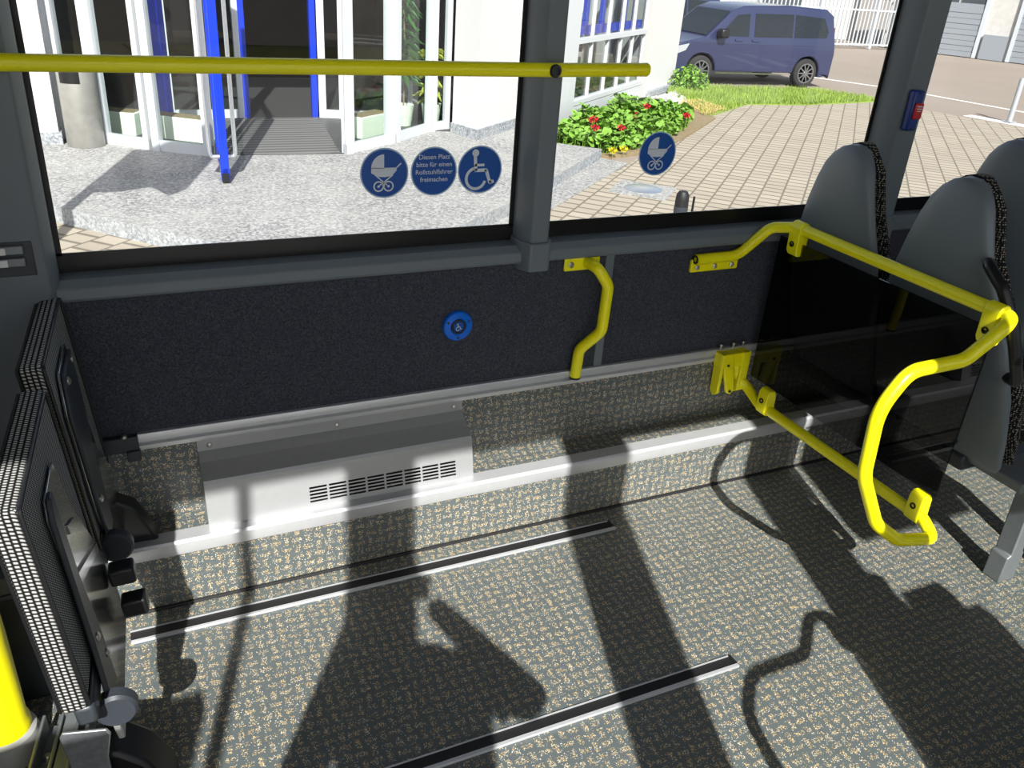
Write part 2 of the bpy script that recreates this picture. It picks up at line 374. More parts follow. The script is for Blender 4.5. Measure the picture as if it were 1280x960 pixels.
# wall rail
w = empty('wall_rail', (-.018, YW, .40), label='silver aluminium two-ridge rail on the wall above the heater cover', cat='rail')
prof = [(0, 0), (-.012, 0), (-.014, .003), (-.014, .013), (-.002, .0155), (-.002, .0265), (-.014, .028), (-.014, .041), (-.012, .044), (0, .044)]
MB().prism([(0, y, z) for y, z in prof], (X1 + .0, 0, 0)).build('rail_profile', 'alu', w)
eb = MB().box(-.105, .0, -.022, 0, .002, .044).box(-.03, .002, -.03, 0, -.020, .008); eb.build('end_bracket', 'dark', w, bevel=.003)
MB().lathe([(.0075, 0), (.0075, .004), (.004, .007), (0, .008)], (-.030, -.018, .046), (0, -.4, 1), 12).build('screw', 'yscrew', w)

# ================================================================ HEATER COVER
h = empty('heater_cover', (.115, YW, .197), label='brushed stainless heater cover with slotted grille on the ledge', cat='heater')
HP = [(-.001, .198), (-.004, .199), (-.0045, .168), (-.018, .160), (-.030, .150), (-.070, .131), (-.082, .125), (-.088, .117), (-.091, .105), (-.112, .006), (-.112, .001)]
HP2 = [(y + .003, z - .003 if 2 < i < 9 else z) for i, (y, z) in enumerate(HP)]
Lh = .725
# front face carries the slots: build the cover as strips, leaving slot holes in the lower face (between profile points 8 and 9)
mb = MB()
def hp(x, i): return (x, HP[i][0], HP[i][1])
for i in list(range(0, 8)) + [9]:
    q = [mb.bm.verts.new(p) for p in (hp(0, i), hp(Lh, i), hp(Lh, i + 1), hp(0, i + 1))]; mb.face(q, True)
def hf(x, v):   # point on the big front face, v 0 (top) .. 1 (bottom)
    a, b = HP[8], HP[9]; return (x, a[0] + (b[0] - a[0]) * v, a[1] + (b[1] - a[1]) * v)
sx = [.255 + .0525 * k for k in range(9)]
xs = [0]; 
for a in sx[:-1]: xs += [a + .003, a + .0495]
xs.append(Lh)
vs = [0, .40]
rows = [.40 + .095 * k for k in range(6)]
vs = [0]
for a in rows[:-1]: vs += [a + .028, a + .082]
vs.append(1)
for i in range(len(xs) - 1):
    for j in range(len(vs) - 1):
        if i % 2 == 1 and j % 2 == 1: continue
        mb.face([mb.bm.verts.new(hf(xs[i], vs[j])), mb.bm.verts.new(hf(xs[i + 1], vs[j])), mb.bm.verts.new(hf(xs[i + 1], vs[j + 1])), mb.bm.verts.new(hf(xs[i], vs[j + 1]))])
bmesh.ops.remove_doubles(mb.bm, verts=mb.bm.verts[:], dist=1e-5)
for x in (0, Lh):
    mb.face([mb.bm.verts.new((x, y, z)) for y, z in HP + [(-.001, .001)]])
o = mb.build('cover_panel', 'steel', h, sharp=11)
MB().box(.23, .69, -.070, -.066, .004, .10).build('grille_backing', 'black', h)
for x in (.03, .36, .70):
    MB().lathe([(.007, 0), (.0065, .003), (.003, .005), (0, .0055)], (x, -.005, .183), (0, -1, 0), 14).build('screw', 'yscrew', h)

# ================================================================ WINDOW HANDRAIL
hr = empty('handrail', (-.15, 1.917, 1.307), label='long horizontal yellow handrail crossing the first window', cat='handrail')
MB().tube([(-.9, 0, -.009), (0, 0, 0), (1.15, 0, .0), (1.425, 0, .004)], .0165, 20).build('rail_tube', 'yellow', hr)
MB().lathe([(.0165, 0), (.0168, .002), (.015, .006), (0, .007)], (1.423, 0, .004), (1, 0, 0), 20).build('end_cap', 'yellow', hr)
MB().lathe([(.0155, 0), (.0155, .004), (.013, .007), (.009, .007), (.0085, .004), (0, .004)], (1.158, -.0145, .0), (0, -1, 0), 24).build('screw_cap', 'black', hr)
MB().lathe([(.012, 0), (.012, .03)], (1.158, .014, 0), (0, 1, 0), 16).build('standoff', 'yellow', hr)

# ================================================================ WALL GRAB HANDLE
gh = empty('wall_grab_bar', (1.185, YW, .44), label='short bent yellow grab handle on the carpet wall under the pillar', cat='handle')
pth = fillet([(.018, -.012, .345), (.024, -.060, .345), (.062, -.066, .290), (.058, -.066, .15), (.012, -.030, .082), (.012, -.022, -.012)], .045)
MB().tube(pth, .0165, 18).build('handle_tube', 'yellow', gh)
fl = MB().box(-.055, .060, -.012, -.002, .322, .362); fl.build('mounting_plate', 'yellow', gh, bevel=.006)
for x in (-.035, .043): MB().lathe([(.009, 0), (.009, .003), (.005, .006), (.004, .003), (0, .003)], (x, -.012, .342), (0, -1, 0), 14).build('screw', 'yscrew', gh)
MB().lathe([(.0172, 0), (.0172, -.006), (0, -.007)], (.012, -.022, -.010), (0, 0, 1), 18).build('end_cap', 'black', gh)

# ================================================================ CALL BUTTON
cb = empty('call_button', (.8155, YW + .001, .633), label='round blue wheelchair call button on the dark carpet wall', cat='button')
MB().lathe([(.043, 0), (.043, .010), (.040, .014), (.024, .016), (.021, .012), (0, .012)], (0, 0, 0), (0, -1, 0), 40).build('bezel', 'btnblue', cb)
MB().lathe([(.021, .011), (.021, .017), (.019, .0185), (.0165, .0165), (.0155, .014), (0, .0145)], (0, 0, 0), (0, -1, 0), 32).build('button_ring', 'dark', cb)
MB().lathe([(.0152, .0135), (.0145, .0165), (0, .017)], (0, 0, 0), (0, -1, 0), 28).build('button_cap', 'blue', cb)
for a in (25, 155, 270): MB().lathe([(.0035, .012), (.0035, .0158), (0, .0155)], (.033 * math.cos(R(a)), 0, .033 * math.sin(R(a))), (0, -1, 0), 10).build('screw', 'dark', cb)

# wheelchair pictogram shapes, in a plane facing -y (x right, z up), unit circle 1 = sign radius
def bar2(mb, pts, w, y, th=.0005, k=1.0):
    for a, b in zip(pts, pts[1:]):
        a, b = Vector((a[0], 0, a[1])), Vector((b[0], 0, b[1])); d = (b - a).normalized(); n = Vector((-d.z, 0, d.x)) * w / 2
        mb.prism([tuple((q * k) + Vector((0, y, 0))) for q in (a + n - d * w * .2, a - n - d * w * .2, b - n + d * w * .2, b + n + d * w * .2)], (0, -th, 0))
def arc2(mb, c, r, a0, a1, w, y, th=.0005, k=1.0, n=28):
    for i in range(n):
        A, B = R(a0 + (a1 - a0) * i / n), R(a0 + (a1 - a0) * (i + 1) / n); q = []
        for an, rr in ((A, r - w / 2), (A, r + w / 2), (B, r + w / 2), (B, r - w / 2)): q.append(((c[0] + rr * math.cos(an)) * k, y, (c[1] + rr * math.sin(an)) * k))
        mb.prism(q, (0, -th, 0))
def disc2(mb, c, r, y, th=.0005, k=1.0, n=24):
    mb.prism([((c[0] + r * math.cos(2 * PI * i / n)) * k, y, (c[1] + r * math.sin(2 * PI * i / n)) * k) for i in range(n)], (0, -th, 0))
def wheelchair(mb, k, y):
    disc2(mb, (-.23, .70), .15, y, k=k)
    bar2(mb, [(-.24, .55), (-.20, -.02), (.28, -.02), (.47, -.55), (.62, -.50)], .14, y, k=k)
    bar2(mb, [(-.22, .20), (.16, .20)], .11, y, k=k)
    arc2(mb, (-.18, -.36), .43, 100, 345, .12, y, k=k)
def pram(mb, k, y):
    a = [(-.02 + .53 * math.cos(R(q)), .20 + .55 * math.sin(R(q))) for q in range(180, 89, -10)]
    mb.prism([(x * k, y, z * k) for x, z in [(-.02, .20)] + a[::-1]], (0, -.0005, 0))
    mb.prism([(x * k, y, z * k) for x, z in [(-.55, .22), (.50, .22), (.50, .10), (.28, -.12), (.0, -.15), (-.26, -.13), (-.55, .02)]], (0, -.0005, 0))
    bar2(mb, [(.46, .18), (.68, .38)], .05, y, k=k)
    bar2(mb, [(-.40, -.05), (.10, -.47)], .045, y, k=k); bar2(mb, [(.34, -.08), (-.22, -.49)], .045, y, k=k)
    for cx in (-.25, .16): arc2(mb, (cx, -.52), .19, 0, 360, .055, y, k=k); disc2(mb, (cx, -.52), .05, y, k=k)
mb = MB(); wheelchair(mb, .0125, -.0172); mb.build('symbol', 'signwhite', cb)

def sticker(x, z, kind, label):
    r = .0620; o = empty('window_sticker', (x, YG - .0025, z), label=label, cat='sticker')
    MB().lathe([(r, 0), (r, .0006), (0, .0006)], (0, 0, 0), (0, -1, 0), 56).build('border', 'signring', o)
    MB().lathe([(r - .0035, .0004), (r - .0035, .0010), (0, .0010)], (0, 0, 0), (0, -1, 0), 56).build('sign_face', 'blue', o)
    if kind == 'text':
        T = Matrix.Translation((0, -.0016, .008)) @ Matrix.Rotation(R(90), 4, 'X')
        text_mesh('lettering', 'Diesen Platz\nbitte für einen\nRollstuhlfahrer\nfreimachen', .0168, T, 'signwhite', o, line=1.12)
    else:
        mb = MB(); (pram if kind == 'pram' else wheelchair)(mb, r, -.0012); mb.build('symbol', 'signwhite', o)
    return o
sticker(.624, 1.0455, 'pram', 'round blue pram sticker on the first window, left of the worded one')
sticker(.754, 1.0455, 'text', 'round blue sticker with four lines of German text on the window')
sticker(.8805, 1.0455, 'wheelchair', 'round blue wheelchair sticker on the first window beside the pillar')
sticker(1.426, 1.072, 'pram', 'round blue pram sticker alone on the second window')

# stop / hammer unit on the third pillar
sb = empty('stop_button', (2.274, YW - .045, 1.205), label='slim blue unit with red push button on the pillar by the seats', cat='button')
MB().box(-.020, .024, -.026, 0, -.062, .058).build('housing', 'holder', sb, bevel=.006)
MB().box(-.012, .022, -.034, -.025, -.026, .022).build('push_button', 'red', sb, bevel=.004)
mb = MB()
bar2(mb, [(-.006, .012), (.016, .012)], .003, -.0342); bar2(mb, [(-.006, .005), (.016, .005)], .003, -.0342); bar2(mb, [(-.004, -.002), (.012, -.002)], .002, -.0342); mb.build('button_marks', 'signwhite', sb)
for z in (.050, -.054): MB().lathe([(.004, 0), (.0035, .002), (0, .002)], (.002, -.026, z), (0, -1, 0), 10).build('screw', 'dark', sb)

# belt anchor slot on the wide left pillar
ba = empty('belt_guide', (-.205, YW - .045, .925), label='grey two-bar slide fitting recessed in the wide left pillar', cat='fitting')
MB().box(-.12, .045, -.002, .003, -.045, .030).build('backing_plate', 'dark', ba, bevel=.004)
MB().box(-.12, .028, -.014, -.002, .006, .024).build('bar', 'bracket', ba, bevel=.002)
MB().box(-.12, .028, -.014, -.002, -.020, -.002).build('bar', 'bracket', ba, bevel=.002)
o = MB().box(-.12, -.004, -.018, -.012, .008, .022).build('bar_sleeve', 'alu', ba); o = MB().box(-.12, -.004, -.018, -.012, -.018, -.004).build('bar_sleeve', 'alu', ba)

# ================================================================ WHEELCHAIR BARRIER
def make_barrier(label):
    b = empty('wheelchair_barrier', (1.85, YW, 0), label=label, cat='barrier')
    r = .0165
    top = fillet([(-.275, -.020, .766), (-.120, -.022, .768), (-.040, -.055, .862), (0, -.125, .879), (0, -.845, .879), (-.045, -.865, .868), (-.125, -.850, .790), (-.300, -.850, .786), (-.362, -.850, .70),
                  (-.345, -.850, .52), (-.250, -.850, .36), (-.150, -.850, .285), (-.005, -.850, .252), (0, -.800, .281), (0, -.125, .281), (0, -.055, .31), (-.030, -.030, .345), (-.055, -.020, .43)],
                 [0, .06, .05, .06, .035, .04, .05, .07, .12, .14, .14, .08, .03, .03, .05, .05, .04, 0])
    MB().tube(top, r, 18).build('tube_frame', 'yellow', b)
    MB().box(-.282, -.105, -.014, -.002, .722, .762).build('mounting_plate', 'yellow', b, bevel=.003)
    for x in (-.260, -.194, -.130):
        MB().lathe([(.0085, 0), (.0085, .003), (.005, .006), (.004, .003), (0, .003)], (x, -.014, .738), (0, -1, 0), 14).build('screw', 'yscrew', b)
    MB().lathe([(.0135, 0), (.0135, .004), (.008, .004), (.008, .001), (0, .001)], (-.2735, -.020, .766), (-1, 0, 0), 18).build('end_plug', 'black', b)
    # lower wall bracket: box with two tapered cheeks, hung on the wall rail
    mb = MB().box(-.123, -.007, -.049, -.010, .390, .438)
    for x0, x1 in ((-.122, -.075), (-.040, -.010)):
        mb.prism([(x0, -.055, .440), (x0, -.010, .440), (x0, -.014, .30), (x0 + .0, -.030, .285), (x0, -.052, .30)], (x1 - x0 - .004 if x1 - x0 < .04 else .012, 0, 0))
    mb.prism([(-.125, -.052, .44), (-.078, -.052, .44), (-.050, -.052, .305), (-.062, -.052, .288), (-.080, -.052, .296)], (0, .012, 0))
    mb.prism([(-.040, -.052, .44), (-.006, -.052, .44), (-.006, -.052, .310), (-.016, -.052, .300)], (0, .012, 0))
    mb.build('wall_bracket', 'yellow', b, bevel=.003)
    for x in (-.105, -.055, -.015): MB().lathe([(.004, 0), (.004, .016), (.008, .016), (.008, .022), (0, .023)], (x, -.012, .440), (0, 0, 1), 12).build('screw', 'yscrew', b)
    for x, z in ((-.095, .400), (-.068, .302)): MB().lathe([(.005, 0), (.004, .003), (0, .003)], (x, -.053, z), (0, -1, 0), 10).build('screw', 'dark', b)
    # clamps
    for y, z, sgn in ((-.135, .879, -1), (-.805, .879, -1), (-.155, .281, 1), (-.775, .281, 1)):
        mb = MB(); w = .022
        prof = []
        for a in range(0, 181, 15): prof.append((.0215 * math.cos(R(a)), -sgn * .0215 * math.sin(R(a))))
        big = .082 if sgn < 0 else .070
        prof += [(-.0185, sgn * (big - .014)), (-.010, sgn * big), (.010, sgn * big), (.0185, sgn * (big - .014))]
        mb.prism([(x, y - w, z + q) for x, q in prof], (0, 2 * w, 0))
        c = mb.build('clamp', 'yellow', b, bevel=.004, seg=3)
        MB().lathe([(.0088, 0), (.0088, .005), (.006, .006), (.0045, .002), (0, .002)], (-.0175, y, z + sgn * (.046 if sgn < 0 else .030)), (-1, 0, 0), 16).build('bolt', 'black', c)
    pn = MB().box(.001, .007, -.812, -.060, .356, .835).build('smoked_panel', 'smoked', b); pn['label'] = 'dark smoked see-through panel'
    return b
barrier = make_barrier('yellow tube barrier with dark smoked panel standing in front of the seats')

# ================================================================ PASSENGER SEATS (backs toward the camera)
def ring(x_b, x_f, w, z, yc=0.0, n=20, pw=2.6):
    """closed rounded section: x from x_b (back) to x_f (front), half width w"""
    o = []
    for k in range(n):
        a = 2 * PI * k / n; c, s = math.cos(a), math.sin(a)
        o.append((((x_b + x_f) / 2) + (x_f - x_b) / 2 * math.copysign(abs(c) ** (2 / pw), c), yc + w * math.copysign(abs(s) ** (2 / pw), s), z))
    return o
def make_seat(label, handle):
    s = empty('passenger_seat', (1.99, 1.80, 0), label=label, cat='seat', group=None)
    Z = [.37, .40, .50, .62, .75, .86, .95, 1.02, 1.07, 1.10, 1.122, 1.132]
    W = [.160, .172, .180, .181, .175, .155, .129, .107, .089, .069, .043, .016]
    YC = [0] * 12
    if handle: W[:6] = [.195, .212, .222, .220, .200, .163]; YC[:6] = [-.030, -.034, -.036, -.032, -.018, -.006]
    XO = [.155, .130, .088, .055, .024, .004, -.010, -.014, -.012, -.008, -.002, .006]
    MB().loft([ring(x - .030, x + .030, w, z, y, n=28) for z, w, x, y in zip(Z, W, XO, YC)]).build('seat_shell', 'shell', s, sharp=60)
    MB().loft([ring(x + .012, x + .012 + (.065 if z < .9 else .05) * (1 if z < 1.1 else .7), w + .002 if z < 1.12 else w, z + .006, y, n=28) for z, w, x, y in zip(Z[1:], W[1:], XO[1:], YC[1:])]).build('backrest_cushion', 'seatfab', s, sharp=60)
    MB().loft([ring(.10, .56, w, z, n=28, pw=4) for z, w in ((.395, .165), (.41, .178), (.455, .180), (.475, .168))]).build('seat_cushion', 'seatfab', s, sharp=50)
    mb = MB(); mb.box(.10, .52, -.16, .16, .345, .395); mb.build('seat_pan', 'dark', s, bevel=.01)
    if handle:
        # outer side skirt and leg on the aisle side
        lg = MB()
        lg.prism([(.275, -.285, .0), (.330, -.285, .0), (.330, -.285, .10), (.322, -.285, .10), (.315, -.285, .35), (.268, -.285, .35), (.277, -.285, .095), (.262, -.285, .09), (.262, -.285, .0)], (0, .055, 0))
        lg.box(.20, .50, -.28, .18, .325, .355); lg.box(.450, .500, -.285, -.23, 0, .35)
        lg.build('leg', 'bracket', s, bevel=.004)
        pth = fillet([(-.010, -.130, .955), (-.065, -.145, .972), (-.074, -.215, .925), (-.062, -.262, .850), (-.045, -.285, .77), (.02, -.270, .69), (.06, -.19, .68)], .035)
        MB().tube(pth, .013, 12, rs=[.009 + .005 * min(1, k / 6) for k in range(len(pth))]).build('corner_grip', 'black', s)
    else:
        MB().tube(fillet([(.20, .165, .36), (.20, .165, .30), (.20, .18, .27)], .02), .014, 10).build('wall_strut', 'yellow', s)
        MB().box(.10, .50, -.20, .185, .325, .355).build('seat_beam', 'bracket', s)
    for k, (y, zz) in enumerate(((-.13, .43), (.13, .43))): MB().lathe([(.008, 0), (.006, .004), (0, .004)], (.082, y, zz), (-1, 0, .3), 10).build('screw', 'dark', s)
    return s
seatA = make_seat('grey plastic seat back by the window, right behind the smoked barrier', False); seatA.location = (1.945, 1.802, 0)
seatB = make_seat('grey plastic aisle seat back with black grab handle and floor leg', True); seatB.location = (1.945, 1.418, 0)
dup(seatA, (2.650, 1.802, 0), label='grey window seat one row behind, only its rounded top showing')
dup(seatB, (2.650, 1.418, 0), label='aisle seat one row behind the one with the grab handle')
# door side seats, behind the camera's right shoulder (their shadows fall into the picture)
dup(seatB, (1.44, -.03, 0), label='aisle seat on the door side of the bus, front row')
dup(seatB, (2.35, -.02, 0), label='aisle seat on the door side of the bus, second row')
nb = dup(barrier, (1.30, YN, 0), label='yellow tube barrier with smoked panel on the door side', scale=(1, -.72, 1))

# ================================================================ FOLDING SEATS
def folding(name, loc, width, label, variant):
    s = empty(name, loc, (0, R(-5), R(-3.9)), label=label, cat='seat')
    T = .040; H = .41 if variant == 'near' else .436; w = width
    # cushion block: six panels so that edge and underside wear different weaves
    mb = MB().box(-T, 0, 0, w, 0, H); c = mb.build('seat_cushion', ['checkedge', 'checkface'], s, bevel=.010, seg=3)
    for p in c.data.polygons: p.material_index = 1 if p.normal.x > .9 else 0
    MB().box(-T - .004, -T + .001, .004, w - .004, .004, H - .004).build('backing', 'black', s)
    # piping along the rim of the underside
    rim = [(.002, .006, .006), (.002, .006, H - .006), (.002, w - .006, H - .006), (.002, w - .006, .006)]
    MB().tube(fillet(rim + [rim[0]], .012, 4), .0035, 8).build('piping', 'black', s)
    if variant == 'near':
        pl = MB().prism([(.004, .250, .335), (.004, .130, .335), (.004, .112, .31), (.004, .119, .217), (.004, .119, .04), (.004, .11, -.08), (.004, .19, -.20), (.004, .45, -.19), (.004, .43, -.02), (.004, .387, .045), (.004, .293, .204)], (.004, 0, 0))
        pl.prism([(.007, .16, .16), (.007, .36, .075), (.007, .36, .055), (.007, .16, .135)], (.006, 0, 0)); pl.prism([(.007, .20, .235), (.007, .26, .21), (.007, .26, .195), (.007, .20, .215)], (.005, 0, 0))
        p = pl.build('steel_underside', 'mirror', s, bevel=.001); p['label'] = 'polished stainless plate'
        MB().prism([(.008, .150, .340), (.008, .128, .340), (.008, .106, .31), (.008, .100, .160), (.008, .095, .04), (.008, .080, -.07), (.008, .165, -.10), (.008, .165, .03), (.008, .145, .17)], (.010, 0, 0)).build('hinge_arm', 'dark', s, bevel=.003)
        MB().lathe([(.036, 0), (.036, .020), (.031, .026), (0, .026)], (.022, .088, -.085), (0, -1, 0), 28).build('pivot_disc', 'dark', s)
        for y, z, q in ((.122, .045, .020), (.150, -.02, .020)): MB().lathe([(.0085, 0), (.0085, .003), (.004, .006), (0, .006)], (q - .003, y, z), (1, 0, 0), 14).build('bolt', 'yscrew', s)
        MB().prism([(.002, .085, -.11), (.002, .150, -.11), (.002, .160, -.19), (.002, .10, -.19)], (.012, 0, 0)).build('hinge_foot', 'greycast', s, bevel=.003)
        MB().box(-.030, .004, .02, w - .02, -.055, -.012).build('hinge_tube', 'dark', s, bevel=.008)
        # buckle cluster on the wall-ward side
        for y, z, q in ((.395, -.035, 0), (.375, -.105, .01)):
            MB().box(.010 + q, .060 + q, y - .02, y + .022, z - .022, z + .018).build('belt_buckle', 'black', s, bevel=.006)
    else:
        p = MB().prism([(.004, .235, .375), (.004, .09, .375), (.004, .047, .30), (.004, .045, .1), (.004, .06, 0), (.004, .12, -.1), (.004, .325, -.165), (.004, .36, -.11), (.004, .315, .045), (.004, .249, .108), (.004, .225, .251)], (.005, 0, 0)).build('steel_underside', 'mirror', s, bevel=.001); p['label'] = 'polished stainless plate'
        MB().prism([(.009, .228, .366), (.009, .094, .366), (.009, .052, .30), (.009, .050, .05), (.009, .06, -.02), (.009, .14, -.02), (.009, .165, .14), (.009, .205, .24)], (.008, 0, 0)).build('hinge_arm', 'dark', s, bevel=.003)
        MB().lathe([(.036, 0), (.036, .020), (.031, .026), (0, .026)], (.022, .070, -.030), (0, -1, 0), 28).build('pivot_disc', 'dark', s)
        for y, z in ((.210, .350), (.105, .350), (.075, .085)): MB().lathe([(.0085, 0), (.0085, .003), (.004, .006), (0, .006)], (.017, y, z), (1, 0, 0), 14).build('bolt', 'yscrew', s)
        MB().box(-.030, .004, .02, w - .02, -.055, -.012).build('hinge_tube', 'dark', s, bevel=.008)
        MB().prism([(-.02, w - .09, -.04), (.045, w - .09, -.09), (.080, w - .09, -.20), (.02, w - .09, -.22)], (0, .05, 0)).build('belt_buckle', 'black', s, bevel=.008)
    return s
fs1 = folding('folding_seat', (-.147, 1.175, .39), .395, 'nearer folded-up checked seat with polished steel underside', 'near')
fs2 = folding('folding_seat', (-.1186, 1.600, .39), .368, 'folded-up checked seat beside the window wall', 'far')
# seat base under the folding seats
bs = empty('seat_base', (-.31, 1.62, 0), label='dark steel box base under the two folding seats', cat='base')
MB().box(-.14, .05, .02, .36, 0, .30).box(.05, .10, .06, .36, 0, .20).build('box_body', 'dark', bs, bevel=.01)
MB().box(-.02, .10, .02, .36, .30, .345).build('top_beam', 'bracket', bs, bevel=.006)

# yellow pole with cast base
yp = empty('grab_pole', (-.345, 1.52, 0), label='thick yellow pole in a grey cast base at the left edge', cat='pole')
MB().lathe([(.050, .045), (.050, .078), (.0455, .088), (.045, .30), (.042, .42), (.018, .46), (.0175, ZROOF)], (0, 0, 0), (0, 0, 1), 32).build('pole_tube', 'yellow', yp)
MB().lathe([(.068, 0), (.068, .012), (.064, .030), (.058, .055), (.050, .062)], (0, 0, 0), (0, 0, 1), 32).build('cast_base', 'greycast', yp)

dp = empty('grab_pole', (-.485, -.34, 0), label='slim yellow pole standing by the door, only its thin shadow in view', cat='pole')
MB().lathe([(.0175, .02), (.0175, ZROOF)], (0, 0, 0), (0, 0, 1), 20).build('pole_tube', 'yellow', dp)
MB().lathe([(.045, 0), (.045, .008), (.030, .022), (.020, .03)], (0, 0, 0), (0, 0, 1), 24).build('cast_base', 'greycast', dp)

# floor anchor bracket and belt reel at the foot of the near folding seat
an = empty('floor_anchor', (-.262, 1.38, 0), (0, 0, R(-10)), label='ribbed grey anchor rail with bolts below the near folding seat', cat='bracket')
mb = MB().box(-.045, .055, -.16, .16, 0, .010)
for x in (-.042, -.006, .028, .048): mb.box(x, x + .007, -.15, .15, .010, .055)
mb.box(.004, .034, -.15, .15, .040, .052); mb.build('rail_body', 'bracket', an, bevel=.002)
for y in (-.10, -.02, .07): MB().lathe([(.010, .01), (.010, .018), (.006, .024), (0, .025)], (-.022, y, 0), (0, 0, 1), 14).build('bolt', 'yscrew', an)
br = empty('belt_reel', (-.175, 1.27, 0), (0, 0, R(-14)), label='black belt reel with zinc plate on the floor beside the folding seat', cat='belt reel')
MB().prism([(-.030, .0, .006), (.034, .0, .006), (.034, -.004, .14), (.046, -.004, .20), (.040, -.004, .212), (-.034, -.004, .212), (-.040, -.004, .20), (-.034, -.004, .14)], (0, .006, 0)).build('zinc_plate', 'zinc', br, bevel=.002).location.z = .04
MB().lathe([(.017, 0), (.016, .008), (.010, .012), (0, .012)], (0, -.004, .05), (0, -1, 0), 18).build('bolt', 'yscrew', br)
MB().prism([(.030, .02, .002), (.125, .02, .002), (.122, .02, .06), (.090, .02, .125), (.045, .02, .16), (.0, .02, .165), (.0, .02, .05)], (0, .085, 0)).build('reel_housing', 'black', br, bevel=.010)
mb = MB()
for k in range(7): mb.box(.040 + .003 * k, .088 + .002 * k, .0185, .0195, .030 + .008 * k, .0325 + .008 * k)
mb.build('reel_label', 'signwhite', br)
MB().box(-.030, .02, .0, .10, 0, .012).build('foot', 'zinc', br)

# ================================================================ PHOTOGRAPHER (behind the camera, seen only as a shadow)
def skin_body(name, verts, edges, radii, mat, parent=None, root=0, sub=2):
    me = bpy.data.meshes.new(name); me.from_pydata(verts, edges, []); o = bpy.data.objects.new(name, me); COL.objects.link(o)
    m = o.modifiers.new('skin', 'SKIN'); m.use_smooth_shade = True
    for i, v in enumerate(me.skin_vertices[0].data):
        r = radii[i]; v.radius = r if isinstance(r, tuple) else (r, r); v.use_root = i == root
    s = o.modifiers.new('sub', 'SUBSURF'); s.levels = s.render_levels = sub
    me.materials.append(MT[mat])
    if parent: o.parent = parent
    return o
V = [(.04, -.24, .92), (.03, -.235, 1.12), (-.01, -.23, 1.33), (-.06, -.22, 1.46), (-.06, -.20, 1.56), (-.065, -.185, 1.66), (-.065, -.19, 1.73),
     (-.20, -.23, 1.40), (-.235, -.12, 1.16), (-.09, -.040, 1.47), (.14, -.24, 1.40), (.32, -.15, 1.19), (.100, -.050, 1.47),
     (-.13, -.24, .86), (-.14, -.22, .48), (-.15, -.25, .06), (-.16, -.15, .03), (.08, -.25, .86), (.10, -.23, .48), (.11, -.26, .06), (.13, -.16, .03)]
Ed = [(0, 1), (1, 2), (2, 3), (3, 4), (4, 5), (5, 6), (2, 7), (7, 8), (8, 9), (2, 10), (10, 11), (11, 12), (0, 13), (13, 14), (14, 15), (15, 16), (0, 17), (17, 18), (18, 19), (19, 20)]
Rd = [(.20, .12), (.20, .115), (.18, .11), .075, .055, (.085, .10), (.070, .085), .065, .048, .032, .065, .048, .032, .085, .062, .045, .035, .085, .062, .045, .035]
person = skin_body('person', V, Ed, Rd, 'cloth'); tag(person, 'person in dark jacket standing in the doorway, both arms raised holding a phone', 'person')
for sx_, wx in ((-1, -.085), (1, .095)):
    hv = []; he = []; hr_ = []
    b0 = len(hv); hv += [(wx, -.045, 1.475), (wx - sx_ * .012, -.040, 1.515), (wx - sx_ * .014, -.036, 1.545)]; he += [(b0, b0 + 1), (b0 + 1, b0 + 2)]; hr_ += [.024, (.03, .018), (.03, .014)]
    for f, dz in ((0, .0), (1, .018), (2, .036), (3, .052)):
        c = len(hv); hv += [(wx - sx_ * .018, -.046, 1.505 + dz * .9), (wx - sx_ * .045, -.050 - .002 * f, 1.512 + dz)]; he += [(b0 + 1 + (f > 1), c), (c, c + 1)]; hr_ += [.009, .008]
    c = len(hv); hv += [(wx - sx_ * .022, -.026, 1.535)]; he += [(b0 + 1, c)]; hr_ += [.010]
    skin_body('hand', hv, he, hr_, 'skin', person, sub=1)
hair = MB().lathe([(.094, 0), (.098, .03), (.090, .075), (.060, .11), (0, .125)], (-.066, -.195, 1.685), (0, -.1, 1), 20).build('hair', 'black', person)
ph = empty('phone', (0, -.022, 1.545), (R(-27), 0, R(-26.6)), label='black phone held up in front of the person', cat='phone')
MB().box(-.080, .080, -.012, -.004, -.037, .060).build('phone_body', 'black', ph, bevel=.006)

# ================================================================ OUTSIDE GROUND
struct(MB().box(-60, 110, -40, 110, G - .3, G - .02).build('ground', 'asphalt'), 'light brown weathered asphalt yard')
pv = [(-12, 2.0), (17.9, 2.0), (17.35, 11.8), (16.7, 14.2), (16.45, 15.0), (13.9, 14.6), (12.4, 14.7), (10.2, 13.3), (6.2, 9.7), (-12, 9.7)]
struct(MB().prism([(x, y, G - .03) for x, y in pv], (0, 0, .03)).build('ground_pavers', 'pavers'), 'beige brick paved forecourt')
struct(MB().box(-14, 16, -14, -1.2, G - .03, G + .0).build('ground_bounce', 'plaster'), 'unseen pale slab on the door side, added to bounce light into the bus')  # never in view, added to reflect sunlight onto the interior walls
# porch slab
po = [(6.34, 10.38), (4.82, 8.95), (3.88, 8.05), (2.815, 7.17), (2.2, 6.6), (1.55, 6.6), (.678, 7.40), (-.36, 8.56), (-1.5, 9.9), (-3.0, 11.5), (-3.0, 17), (6.0, 17), (5.66, 11.0)]
struct(MB().prism([(x, y, G - .05) for x, y in po], (0, 0, P - G + .05)).build('floor_porch', ['granite', 'riser']), 'pale granite entrance porch slab')
for p_ in bpy.data.objects['floor_porch'].data.polygons: p_.material_index = 1 if abs(p_.normal.z) < .5 else 0
ks = [(6.60, 10.08), (4.43, 8.17), (2.2, 6.05), (1.4, 6.05), (2.0, 6.5), (4.82, 9.05), (6.34, 10.5)]
struct(MB().prism([(x, y, G - .02) for x, y in ks], (0, 0, .032)).build('trim_13', 'granite'), 'flush granite kerb at the porch foot')
